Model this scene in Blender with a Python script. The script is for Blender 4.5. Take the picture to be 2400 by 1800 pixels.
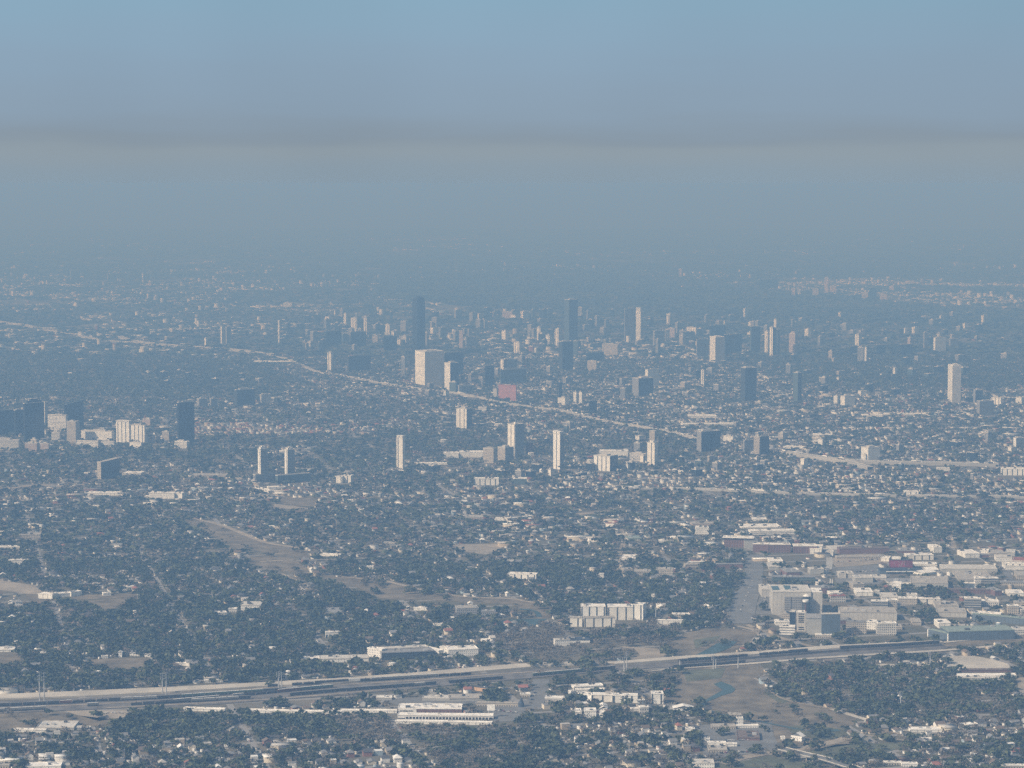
import bpy, math, random
import numpy as np
from mathutils import Vector, Matrix
R = math.radians
scene = bpy.context.scene
for o in list(bpy.data.objects): bpy.data.objects.remove(o)

# ------------------------------------------------------------------ camera
CAM_H, FPX, HOR = 700.0, 5500.0, 430.0          # metres above the ground, focal length and horizon row in photo pixels
PITCH = math.atan((900 - HOR) / FPX)
cd = bpy.data.cameras.new('camera'); cam = bpy.data.objects.new('camera', cd)
scene.collection.objects.link(cam); scene.camera = cam
cd.sensor_width = 36; cd.lens = 36 * FPX / 2400
cd.clip_start = 1; cd.clip_end = 600000
cam.location = (0, 0, CAM_H); cam.rotation_euler = (math.pi / 2 - PITCH, 0, 0)

# ------------------------------------------------------------------ light
SUN_EL = R(38); SUN_AZ = math.atan2(-0.87, -0.49)   # compass angle from +Y towards +X
sdir = Vector((math.sin(SUN_AZ) * math.cos(SUN_EL), math.cos(SUN_AZ) * math.cos(SUN_EL), math.sin(SUN_EL)))
sl = bpy.data.lights.new('sun', 'SUN'); sl.energy = 5.0; sl.angle = R(0.5); sl.color = (1.0, 0.975, 0.94)
so = bpy.data.objects.new('sun', sl); scene.collection.objects.link(so)
so.rotation_euler = (-sdir).to_track_quat('-Z', 'Y').to_euler()

w = bpy.data.worlds.new('World'); scene.world = w; w.use_nodes = True
nt = w.node_tree; nt.nodes.clear()
out = nt.nodes.new('ShaderNodeOutputWorld'); bg = nt.nodes.new('ShaderNodeBackground')
sky = nt.nodes.new('ShaderNodeTexSky'); sky.sky_type = 'NISHITA'; sky.sun_disc = False
sky.sun_elevation = SUN_EL; sky.sun_rotation = SUN_AZ % (2 * math.pi)
sky.altitude = 300; sky.air_density = 1.0; sky.dust_density = 2.0
tc = nt.nodes.new('ShaderNodeTexCoord'); sep = nt.nodes.new('ShaderNodeSeparateXYZ')
nt.links.new(tc.outputs['Generated'], sep.inputs[0])
# the smog layer: colour by elevation, with slow streaks so that its edge is not a ruled line
mp = nt.nodes.new('ShaderNodeMapping'); mp.inputs['Scale'].default_value = (9, 9, 90)
nt.links.new(tc.outputs['Generated'], mp.inputs[0])
nz = nt.nodes.new('ShaderNodeTexNoise'); nz.inputs['Scale'].default_value = 1.0; nz.inputs['Detail'].default_value = 4
nt.links.new(mp.outputs[0], nz.inputs['Vector'])
ma = nt.nodes.new('ShaderNodeMath'); ma.operation = 'MULTIPLY_ADD'; ma.inputs[1].default_value = 0.014; ma.inputs[2].default_value = -0.007
nt.links.new(nz.outputs[0], ma.inputs[0])
ad = nt.nodes.new('ShaderNodeMath'); ad.operation = 'ADD'
nt.links.new(sep.outputs[2], ad.inputs[0]); nt.links.new(ma.outputs[0], ad.inputs[1])
mr = nt.nodes.new('ShaderNodeMapRange'); mr.inputs[1].default_value = 0.0; mr.inputs[2].default_value = 0.16
nt.links.new(ad.outputs[0], mr.inputs[0])
def s2l(c): return tuple(((v / 255) / 12.92 if v < 10 else ((v / 255 + .055) / 1.055) ** 2.4) for v in c)
rp = nt.nodes.new('ShaderNodeValToRGB'); cr = rp.color_ramp; cr.interpolation = 'B_SPLINE'
def el(y): return (HOR - y) / FPX / 0.16
SKY = [(430, (138, 157, 171)), (395, (140, 157, 170)), (362, (144, 158, 168)), (342, (143, 157, 167)), (324, (136, 151, 164)), (306, (137, 154, 169)),
       (265, (139, 159, 177)), (170, (139, 162, 182)), (90, (139, 166, 187)), (0, (136, 169, 190))]
while len(cr.elements) < len(SKY): cr.elements.new(0.5)
for e, (y, c) in zip(cr.elements, SKY): e.position = el(y); e.color = (*s2l(c), 1)
nt.links.new(mr.outputs[0], rp.inputs[0])
sc_ = nt.nodes.new('ShaderNodeVectorMath'); sc_.operation = 'SCALE'; sc_.inputs[3].default_value = 0.14
nt.links.new(sky.outputs[0], sc_.inputs[0])
mr2 = nt.nodes.new('ShaderNodeMapRange'); mr2.interpolation_type = 'SMOOTHSTEP'
mr2.inputs[1].default_value = 0.08; mr2.inputs[2].default_value = 0.35
nt.links.new(sep.outputs[2], mr2.inputs[0])
mx = nt.nodes.new('ShaderNodeMix'); mx.data_type = 'RGBA'
nt.links.new(mr2.outputs[0], mx.inputs[0]); nt.links.new(rp.outputs[0], mx.inputs[6]); nt.links.new(sc_.outputs[0], mx.inputs[7])
n2 = nt.nodes.new('ShaderNodeTexNoise'); n2.inputs['Scale'].default_value = 6; n2.inputs['Detail'].default_value = 2; nt.links.new(tc.outputs['Generated'], n2.inputs['Vector'])
r2 = nt.nodes.new('ShaderNodeMapRange'); r2.inputs[1].default_value = .3; r2.inputs[2].default_value = .7; r2.inputs[3].default_value = .95; r2.inputs[4].default_value = 1.05; nt.links.new(n2.outputs[0], r2.inputs[0])
v2 = nt.nodes.new('ShaderNodeVectorMath'); v2.operation = 'SCALE'; nt.links.new(mx.outputs[2], v2.inputs[0]); nt.links.new(r2.outputs[0], v2.inputs[3])
nt.links.new(v2.outputs[0], bg.inputs[0]); bg.inputs[1].default_value = 0.9
nt.links.new(bg.outputs[0], out.inputs[0])

vs = scene.view_settings
vs.view_transform = 'Standard'; vs.look = 'None'; vs.exposure = 0.15; vs.gamma = 1; vs.use_curve_mapping = False
scene.render.engine = 'CYCLES'
scene.cycles.use_denoising = False; scene.cycles.use_adaptive_sampling = False
scene.cycles.max_bounces = 4; scene.cycles.diffuse_bounces = 2; scene.cycles.glossy_bounces = 2
scene.cycles.volume_bounces = 0; scene.cycles.transparent_max_bounces = 8

# ------------------------------------------------------------------ haze: one even body of air round the whole place
FAR = 260000.0
HAZE_DENSITY, HAZE_COLOR, HAZE_ABS = 2.1e-4, (0.1852, 0.3502, 0.5850), (0.4231, 0.2425, 0.0)

# ------------------------------------------------------------------ pixels to places
cp, sp_ = math.cos(PITCH), math.sin(PITCH)
def ray(x, y):
    u, v = (x - 1200) / FPX, (900 - y) / FPX
    return Vector((u, cp + v * sp_, -sp_ + v * cp))
def ground(x, y, z=0.0):
    d = ray(x, y); t = (CAM_H - z) / -d.z
    return Vector((d.x * t, d.y * t, z))
def height_at(P, y):                                # height whose top stands on row y over the ground point P
    d = ray(0, y); return CAM_H + d.z / d.y * P.y
def project(X, Y, Z=0.0):
    dz = Z - CAM_H
    fw = Y * cp - dz * sp_; up = Y * sp_ + dz * cp
    return 1200 + FPX * X / fw, 900 - FPX * up / fw
def mpp(P): return (P.y * cp + CAM_H * sp_) / FPX   # metres per photo pixel at a ground point
TILES = {'A': (0, 600), 'B': (800, 600), 'C': (1600, 600), 'D': (0, 1200), 'E': (800, 1200), 'F': (1600, 1200)}
KT = 800 / 2212
def tx(t, x): return TILES[t][0] + x * KT if t in TILES else x
def ty(t, y): return TILES[t][1] + y * KT if t in TILES else y

# ------------------------------------------------------------------ materials
MATS = {}
def newmat(name):
    m = bpy.data.materials.new(name); m.use_nodes = True
    n = m.node_tree; b = n.nodes['Principled BSDF']
    MATS[name] = m
    return m, n, b
def noise_mix(n, c1, c2, scale, detail=3, coord='Object', lo=.35, hi=.65, mscale=None):
    t = n.nodes.new('ShaderNodeTexCoord'); z = n.nodes.new('ShaderNodeTexNoise')
    z.inputs['Scale'].default_value = scale; z.inputs['Detail'].default_value = detail; z.inputs['Roughness'].default_value = .65
    src = t.outputs[coord]
    if mscale:
        mpn = n.nodes.new('ShaderNodeMapping'); mpn.inputs['Scale'].default_value = mscale
        n.links.new(src, mpn.inputs[0]); src = mpn.outputs[0]
    n.links.new(src, z.inputs['Vector'])
    r = n.nodes.new('ShaderNodeMapRange'); r.inputs[1].default_value = lo; r.inputs[2].default_value = hi
    n.links.new(z.outputs[0], r.inputs[0])
    m = n.nodes.new('ShaderNodeMix'); m.data_type = 'RGBA'
    m.inputs[6].default_value = (*c1, 1); m.inputs[7].default_value = (*c2, 1)
    n.links.new(r.outputs[0], m.inputs[0])
    return m
def plain(name, c, var=.18, scale=.15, rough=.9):
    m, n, b = newmat(name); b.inputs['Roughness'].default_value = rough
    x = noise_mix(n, tuple(v * (1 - var) for v in c), tuple(min(1, v * (1 + var)) for v in c), scale, 8)
    n.links.new(x.outputs[2], b.inputs['Base Color'])
    return m
def facade(name, wall, glass, pu=3.2, fu=.5, pv=3.7, fv=.5, rough=.75, grough=.25):
    """A wall with its own windows: u runs along the wall and v up it, both in metres."""
    m, n, b = newmat(name)
    uv = n.nodes.new('ShaderNodeUVMap'); s = n.nodes.new('ShaderNodeSeparateXYZ'); n.links.new(uv.outputs[0], s.inputs[0])
    fac = None
    for k, (p, f) in enumerate(((pu, fu), (pv, fv))):
        if f >= 1: continue
        d = n.nodes.new('ShaderNodeMath'); d.operation = 'DIVIDE'; d.inputs[1].default_value = p; n.links.new(s.outputs[k], d.inputs[0])
        fr = n.nodes.new('ShaderNodeMath'); fr.operation = 'FRACT'; n.links.new(d.outputs[0], fr.inputs[0])
        lt = n.nodes.new('ShaderNodeMath'); lt.operation = 'LESS_THAN'; lt.inputs[1].default_value = f; n.links.new(fr.outputs[0], lt.inputs[0])
        if fac is None: fac = lt
        else:
            mu = n.nodes.new('ShaderNodeMath'); mu.operation = 'MULTIPLY'; n.links.new(fac.outputs[0], mu.inputs[0]); n.links.new(lt.outputs[0], mu.inputs[1]); fac = mu
    x = noise_mix(n, tuple(v * .88 for v in wall), tuple(min(1, v * 1.1) for v in wall), .06)
    g = n.nodes.new('ShaderNodeMix'); g.data_type = 'RGBA'; g.inputs[7].default_value = (*glass, 1)
    n.links.new(x.outputs[2], g.inputs[6]); n.links.new(g.outputs[2], b.inputs['Base Color'])
    rr = n.nodes.new('ShaderNodeMapRange'); rr.inputs[3].default_value = rough; rr.inputs[4].default_value = grough
    if fac is not None: n.links.new(fac.outputs[0], g.inputs[0]); n.links.new(fac.outputs[0], rr.inputs[0]); n.links.new(rr.outputs[0], b.inputs['Roughness'])
    else: g.inputs[0].default_value = 0; b.inputs['Roughness'].default_value = rough
    return m
GL = (.035, .045, .055)
facade('pale', (.56, .545, .51), (.10, .11, .12))
facade('white', (.78, .77, .74), (.14, .15, .16), 3.0, .34, 3.4, .38)
facade('cream_stripe', (.74, .715, .66), (.08, .09, .10), 14, .17, 3.4, 1)
facade('white_stripe', (.79, .78, .75), (.09, .11, .13), 12, .2, 3.4, 1)
facade('tan', (.45, .41, .35), (.10, .10, .10))
facade('pink', (.48, .40, .36), (.12, .10, .10))
facade('red', (.42, .20, .18), (.34, .16, .15), 4, .4, 3.7, .5)
facade('brick', (.19, .11, .095), (.06, .05, .05), 5, .35, 4, .45)
facade('brick_plain', (.18, .105, .095), (.18, .105, .095), 5, 1, 4, 1)
facade('grey', (.30, .30, .30), (.07, .08, .09))
facade('grey_band', (.36, .36, .35), (.06, .07, .08), 3, 1, 3.8, .5)
facade('white_band', (.76, .745, .71), (.10, .11, .13), 3, 1, 3.8, .33)
facade('glass', (.10, .12, .14), GL, 1.6, .9, 3.9, .85, .4, .12)
facade('glass_dark', (.04, .05, .06), (.018, .026, .034), 1.6, .9, 3.9, .85, .35, .15)
facade('glass_blue', (.14, .18, .20), (.06, .09, .11), 1.6, .9, 3.9, .8, .4, .12)
facade('glass_green', (.16, .20, .19), (.07, .10, .10), 1.6, .9, 3.9, .8, .4, .15)
facade('metal', (.40, .40, .38), (.40, .40, .38), 3, 1, 3, 1, .55)
facade('metal_white', (.78, .77, .73), (.30, .30, .30), 9, .10, 30, .5, .6)
facade('metal_blue', (.10, .13, .16), (.08, .10, .12), 6, .1, 9, 1, .6)
facade('silo_concrete', (.49, .475, .44), (.40, .385, .355), 7, .12, 60, 1)
facade('orange', (.52, .34, .20), (.42, .28, .17), 8, .1, 20, 1)
plain('roof_white', (.74, .72, .68)); plain('roof_pale', (.52, .50, .46)); plain('roof_grey', (.24, .24, .24)); plain('roof_dark', (.07, .075, .08))
plain('roof_brown', (.16, .12, .10)); plain('roof_red', (.28, .10, .08)); plain('roof_tan', (.36, .335, .295)); plain('roof_green', (.22, .27, .24))
plain('roof_teal', (.06, .12, .14)); plain('roof_blue', (.05, .07, .10))
plain('concrete', (.46, .44, .40)); plain('steel', (.42, .43, .44)); plain('white_paint', (.8, .79, .76)); plain('black', (.02, .02, .022))
plain('maroon', (.16, .035, .06)); plain('mural_red', (.26, .06, .11)); plain('mural_pink', (.5, .36, .42))
plain('rail_black', (.045, .046, .05)); plain('rail_grey', (.20, .20, .19)); plain('rail_white', (.6, .6, .58)); plain('rail_rust', (.13, .06, .04)); plain('rail_green', (.08, .12, .10))
plain('ballast', (.14, .13, .12), .4, .05); plain('dirt', (.29, .25, .195), .3, .02); plain('sand', (.44, .405, .345), .2, .02)
plain('asphalt', (.16, .16, .155), .25, .03); plain('pale_concrete', (.38, .37, .345), .2, .01); plain('grass_brown', (.155, .13, .092), .45, .03)
plain('grass_green', (.10, .105, .065), .4, .03); plain('trunk', (.09, .07, .055))
m, n, b = newmat('water'); b.inputs['Base Color'].default_value = (.04, .075, .075, 1); b.inputs['Roughness'].default_value = .35
def leafmat(name, c1, c2):
    m, n, b = newmat(name); b.inputs['Roughness'].default_value = 1; b.inputs['Specular IOR Level'].default_value = .1
    g = n.nodes.new('ShaderNodeNewGeometry'); z = n.nodes.new('ShaderNodeTexNoise'); z.inputs['Scale'].default_value = .05; z.inputs['Detail'].default_value = 4
    n.links.new(g.outputs['Position'], z.inputs['Vector'])
    r = n.nodes.new('ShaderNodeMapRange'); r.inputs[1].default_value = .3; r.inputs[2].default_value = .7; av = n.nodes.new('ShaderNodeMath'); av.operation = 'MULTIPLY_ADD'; av.inputs[1].default_value = .5; n.links.new(g.outputs['Random Per Island'], av.inputs[0])
    hv = n.nodes.new('ShaderNodeMath'); hv.operation = 'MULTIPLY'; hv.inputs[1].default_value = .5; n.links.new(z.outputs[0], hv.inputs[0]); n.links.new(hv.outputs[0], av.inputs[2]); n.links.new(av.outputs[0], r.inputs[0])
    x = n.nodes.new('ShaderNodeMix'); x.data_type = 'RGBA'; x.inputs[6].default_value = (*c1, 1); x.inputs[7].default_value = (*c2, 1)
    n.links.new(r.outputs[0], x.inputs[0]); n.links.new(x.outputs[2], b.inputs['Base Color'])
leafmat('leaf_dark', (.028, .036, .022), (.080, .092, .056)); leafmat('leaf_mid', (.045, .056, .030), (.105, .118, .064)); leafmat('leaf_bare', (.085, .075, .060), (.19, .165, .13))

# ------------------------------------------------------------------ mesh helpers
class MB:
    def __init__(s): s.v, s.f, s.m, s.uv, s.mats = [], [], [], [], []
    def mi(s, mat):
        if mat not in s.mats: s.mats.append(mat)
        return s.mats.index(mat)
    def face(s, pts, mat, uv=None):
        i = len(s.v); s.v += [tuple(p) for p in pts]; s.f.append(tuple(range(i, i + len(pts)))); s.m.append(s.mi(mat))
        s.uv.append(uv or [(0.2, 0.2)] * len(pts))
    def wall(s, a, b, z0, z1, mat, u0=0.0, ins=None):      # a to b as seen with the outside on its right hand
        L = math.hypot(b[0] - a[0], b[1] - a[1])
        s.face([(a[0], a[1], z0), (b[0], b[1], z0), (b[0], b[1], z1), (a[0], a[1], z1)], mat, [(u0, 0), (u0 + L, 0), (u0 + L, z1 - z0), (u0, z1 - z0)])
    def prism(s, poly, z0, z1, mat, top=None, bottom=False):
        n = len(poly); u = 0.0
        for i in range(n):
            a, b = poly[i], poly[(i + 1) % n]; s.wall(a, b, z0, z1, mat, u); u += math.hypot(b[0] - a[0], b[1] - a[1])
        if top: s.face([(p[0], p[1], z1) for p in poly], top)
        if bottom: s.face([(p[0], p[1], z0) for p in reversed(poly)], top or mat)
    def box(s, x0, x1, y0, y1, z0, z1, mat, top=None):
        s.prism([(x0, y0), (x1, y0), (x1, y1), (x0, y1)], z0, z1, mat, top or mat, True)
    def cyl(s, x, y, r0, r1, z0, z1, mat, n=8):
        a = [(x + r0 * math.cos(2 * math.pi * i / n), y + r0 * math.sin(2 * math.pi * i / n), z0) for i in range(n)]
        b = [(x + r1 * math.cos(2 * math.pi * i / n), y + r1 * math.sin(2 * math.pi * i / n), z1) for i in range(n)]
        for i in range(n): j = (i + 1) % n; s.face([a[i], a[j], b[j], b[i]], mat)
        s.face(b, mat)
    def build(s, name, parent=None, loc=None, rot=0.0):
        me = bpy.data.meshes.new(name); me.from_pydata(s.v, [], s.f)
        for mt in s.mats: me.materials.append(MATS[mt])
        me.polygons.foreach_set('material_index', s.m)
        l = me.uv_layers.new(name='UVMap'); l.data.foreach_set('uv', [c for f in s.uv for p in f for c in p])
        o = bpy.data.objects.new(name, me); scene.collection.objects.link(o)
        if parent: o.parent = parent
        if loc is not None: o.location = loc; o.rotation_euler = (0, 0, rot)
        return o
def tag(o, label=None, cat=None, group=None, kind=None):
    if label: o['label'] = label
    if cat: o['category'] = cat
    if group: o['group'] = group
    if kind: o['kind'] = kind
    return o
def empty(name, loc, rot=0.0):
    o = bpy.data.objects.new(name, None); scene.collection.objects.link(o); o.location = loc; o.rotation_euler = (0, 0, rot); o.empty_display_size = 5
    return o
def structure(name, label=None): pass
rng = random.Random(7)

# ------------------------------------------------------------------ what grows and stands where, kept as a plan over the photo's ground
PW, PH = 1200, 900                                  # one plan cell is 2 x 2 photo pixels
T = np.full((PH, PW), .70); H = np.full((PH, PW), 1.0); K = np.full((PH, PW), .36); WT = np.full((PH, PW), .30)
CLEAR = np.zeros((PH, PW), bool)
def inside(poly):
    p = np.array(poly, float) / 2.0
    x0, y0 = np.floor(p.min(0)).astype(int); x1, y1 = np.ceil(p.max(0)).astype(int)
    x0, y0, x1, y1 = max(0, x0), max(0, y0), min(PW, x1 + 1), min(PH, y1 + 1)
    if x1 <= x0 or y1 <= y0: return None
    X, Y = np.meshgrid(np.arange(x0, x1) + .5, np.arange(y0, y1) + .5); c = np.zeros(X.shape, bool)
    for i in range(len(p)):
        (xa, ya), (xb, yb) = p[i - 1], p[i]
        if ya == yb: continue
        c ^= ((ya > Y) != (yb > Y)) & (X < (xb - xa) * (Y - ya) / (yb - ya) + xa)
    return slice(y0, y1), slice(x0, x1), c
def zone(poly, t=None, h=None, k=None, wt=None):
    r = inside(poly)
    if r is None: return
    a, b, c = r
    for arr, val in ((T, t), (H, h), (K, k), (WT, wt)):
        if val is not None: arr[a, b][c] = val
def clear(poly):
    r = inside(poly)
    if r: a, b, c = r; CLEAR[a, b] |= c
def band(line, w0, w1):                             # strip round a photo line, w0 above and w1 below it
    return [(x, y - w0) for x, y in line] + [(x, y + w1) for x, y in reversed(line)]

# ------------------------------------------------------------------ buildings
def footprint_clear(o_loc, rot, poly, hpx):
    c, s = math.cos(rot), math.sin(rot); q = []
    for x, y in poly:
        X, Y = o_loc[0] + c * x - s * y, o_loc[1] + s * x + c * y
        if Y > 500: q.append(project(X, Y))
    if len(q) < 3: return
    tp = 6.0 / ((o_loc[1] * cp + CAM_H * sp_) / FPX); mg = hpx * .5 if hpx > 1.6 * tp else max(hpx * .5, tp * .75)
    for dy in (-2, 0, mg * .33, mg * .66, mg): clear([(x, y + dy) for x, y in q])
def tower(t, x0, xm, x1, yt, yb, mat, name, cat, label, phi=None, roof='roof_pale', pent=.5, group=None, crown=None, podium=None, dep=None, mat2=None):
    """A block whose near corner stands at xm: its sunlit side runs from x0 to xm and its other side from xm to x1."""
    x0, xm, x1, yt, yb = tx(t, x0), tx(t, xm), tx(t, x1), ty(t, yt), ty(t, yb)
    P = ground(xm, yb); k = mpp(P); wl, wr = max(0, xm - x0) * k, max(0, x1 - xm) * k
    ph = R(phi) if phi is not None else min(R(70), max(R(33), math.atan2(wl, max(wr, 1e-3))))
    beta = math.atan2(P.x, P.y); rot = ph - beta
    ww = wr / math.cos(ph) if wr > 0 else (dep or 25)
    dd = wl / math.sin(ph) if wl > 0 else (dep or min(40, ww))
    ww = max(ww, 4); dd = max(dd, 4)
    h = max(5, height_at(P, yt))
    c, s = math.cos(rot), math.sin(rot)
    ctr = (P.x + c * ww / 2 - s * dd / 2, P.y + s * ww / 2 + c * dd / 2, 0)
    root = empty(name, ctr, rot); tag(root, label, cat, group)
    a, b = ww / 2, dd / 2
    rect = lambda q, r_=None: [(-a * q, -b * (r_ or q)), (a * q, -b * (r_ or q)), (a * q, b * (r_ or q)), (-a * q, b * (r_ or q))]
    hb = h
    if crown == 'setback': hb = h * .90
    if crown == 'cap': hb = h * .93
    m = MB()
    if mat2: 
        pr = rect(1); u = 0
        for i in range(4): m.wall(pr[i], pr[(i + 1) % 4], 0, hb, mat if i in (3,) else mat2, 0)  # sunlit side gets mat; mat2's colour holds the other sides' cladding and shade
    else: m.prism(rect(1), 0, hb, mat)
    m.build('wall', root)
    m = MB(); pw = min(.6, .02 * min(ww, dd)) + .15
    m.box(-a - .25, a + .25, -b - .25, b + .25, hb, hb + .5, roof)
    for (xa, xb, ya, yb_) in ((-a, a, -b, -b + pw), (-a, a, b - pw, b), (-a, -a + pw, -b + pw, b - pw), (a - pw, a, -b + pw, b - pw)):
        m.box(xa, xb, ya, yb_, hb + .5, hb + 1.6, roof)
    m.build('roof', root)
    if crown == 'setback':
        m = MB(); m.prism(rect(.72), hb + .5, h * .965, mat, roof); m.build('upper_tier', root)
        m = MB(); m.prism(rect(.42), h * .965, h, mat, roof); m.build('penthouse', root)
    elif crown == 'cap':
        m = MB(); m.prism(rect(.94), hb + .5, h - 1.2, mat); m.build('upper_tier', root)
        m = MB(); m.box(-a * 1.06, a * 1.06, -b * 1.06, b * 1.06, h - 1.2, h, 'roof_white'); m.build('cap_slab', root)
    elif crown == 'spike':
        m = MB(); m.prism(rect(.3), hb + .5, hb + h * .06, mat, roof); m.build('penthouse', root)
        m = MB(); m.cyl(0, 0, .8, .2, hb + h * .06, hb + h * .16, 'steel', 6); m.build('mast', root)
    elif crown == 'wedge':
        m = MB(); z1, z2 = hb + .5, hb + h * .17
        m.face([(-a, -b, z1), (a, -b, z1), (a, -b, z2)], mat); m.face([(a, b, z1), (-a, b, z1), (a, b, z2)], mat)
        m.face([(a, -b, z1), (a, b, z1), (a, b, z2), (a, -b, z2)], mat); m.face([(-a, -b, z1), (a, -b, z2), (a, b, z2), (-a, b, z1)], roof); m.build('sloped_crown', root)
    elif pent:
        q = pent; ox = rng.uniform(-.2, .2) * a; oy = rng.uniform(-.2, .2) * b
        m = MB(); m.box(ox - a * q, ox + a * q, oy - b * q * .8, oy + b * q * .8, hb + .5, hb + .5 + rng.uniform(3, 5.5), 'concrete', roof); m.build('penthouse', root)
    if podium:
        q, ph_ = podium
        m = MB(); m.box(-a * q - 6, a * q + 6, -b * q - 6, b * q + 6, 0, ph_, 'white_band', 'roof_pale'); m.build('podium', root)
    footprint_clear(ctr, rot, rect(1.1), yb - yt if yb - yt < 30 else 14)
    return root
def low(t, xa, ya, xb, yb, hp, dp, mat, name, cat, label, roof='roof_white', kind='flat', units=3, group=None, over=.4, flip=False):
    """A low building whose front foot runs from (xa, ya) to (xb, yb), hp photo pixels tall, its roof dp photo pixels deep."""
    xa, ya, xb, yb = tx(t, xa), ty(t, ya), tx(t, xb), ty(t, yb)
    hp, dp = (hp * KT, dp * KT) if t in TILES else (hp, dp)
    A, B = ground(xa, ya), ground(xb, yb); M = (A + B) / 2; k = mpp(M)
    h = max(3.0, hp * k)
    mx_, my_ = (xa + xb) / 2, (ya + yb) / 2
    F0 = ground(mx_, my_ - hp, h); F1 = ground(mx_, my_ - hp - dp, h)
    dd = max(5.0, F1.y - F0.y)
    e = B - A; L = max(5.0, e.length); rot = math.atan2(e.y, e.x)
    dd *= abs(math.cos(rot)) if abs(rot) < 1.3 else 1
    dd = max(6, dd)
    c, s = math.cos(rot), math.sin(rot); ctr = (M.x - s * dd / 2, M.y + c * dd / 2, 0)
    root = empty(name, ctr, rot); tag(root, label, cat, group)
    a, b = L / 2, dd / 2; P4 = [(-a, -b), (a, -b), (a, b), (-a, b)]
    if kind == 'flat':
        m = MB(); m.prism(P4, 0, h, mat); m.build('wall', root)
        m = MB(); m.box(-a - over, a + over, -b - over, b + over, h, h + .5, roof)
        for (p, q, r_, s_) in ((-a, a, -b, -b + .5), (-a, a, b - .5, b), (-a, -a + .5, -b + .5, b - .5), (a - .5, a, -b + .5, b - .5)): m.box(p, q, r_, s_, h + .5, h + 1.2, roof)
        m.build('roof', root)
        for i in range(units):
            u, v = rng.uniform(-.8, .8) * a, rng.uniform(-.7, .7) * b; su = min(rng.uniform(1.5, 4), a * .2, b * .25)
            m = MB(); m.box(u - su, u + su, v - su * .7, v + su * .7, h + .5, h + .5 + min(su * 1.1, 2.5), rng.choice(('steel', 'roof_dark', 'concrete'))); m.build('air_unit', root)
    elif kind in ('gable', 'hip'):
        rise = min(b * .55, h * .9) if kind == 'gable' else min(b * .5, h * .8)
        m = MB(); m.prism(P4, 0, h, mat)
        if kind == 'gable':
            if flip:
                rise = min(a * .5, h * .8)
                m.face([(-a, -b, h), (a, -b, h), (0, -b, h + rise)], mat); m.face([(a, b, h), (-a, b, h), (0, b, h + rise)], mat)
            else:
                m.face([(a, -b, h), (a, b, h), (a, 0, h + rise)], mat); m.face([(-a, b, h), (-a, -b, h), (-a, 0, h + rise)], mat)
        m.build('wall', root); m = MB(); o = over + .4; z = h - .15
        if kind == 'gable':
            if flip:
                sl_ = rise / a
                for s1 in (-1, 1):
                    q = [(s1 * (a + o), -b - o, h - o * sl_ + .12), (s1 * (a + o), b + o, h - o * sl_ + .12), (0, b + o, h + rise + .12), (0, -b - o, h + rise + .12)]
                    m.face(q if s1 > 0 else q[::-1], roof)
            else:
                sl_ = rise / b
                for s1 in (-1, 1):
                    q = [(-a - o, s1 * (b + o), h - o * sl_ + .12), (a + o, s1 * (b + o), h - o * sl_ + .12), (a + o, 0, h + rise + .12), (-a - o, 0, h + rise + .12)]
                    m.face(q if s1 < 0 else q[::-1], roof)
        else:
            r_ = max(0, a - b)
            z0 = h + .05; v = [(-a - o, -b - o, z0), (a + o, -b - o, z0), (a + o, b + o, z0), (-a - o, b + o, z0)]; w0, w1 = (-r_, 0, h + rise), (r_, 0, h + rise)
            m.face([v[0], v[1], w1, w0], roof); m.face([v[2], v[3], w0, w1], roof); m.face([v[1], v[2], w1], roof); m.face([v[3], v[0], w0], roof)
        m.build('roof', root)
    footprint_clear(ctr, rot, [(x * 1.06, y * 1.06) for x, y in P4], hp)
    return root
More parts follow.
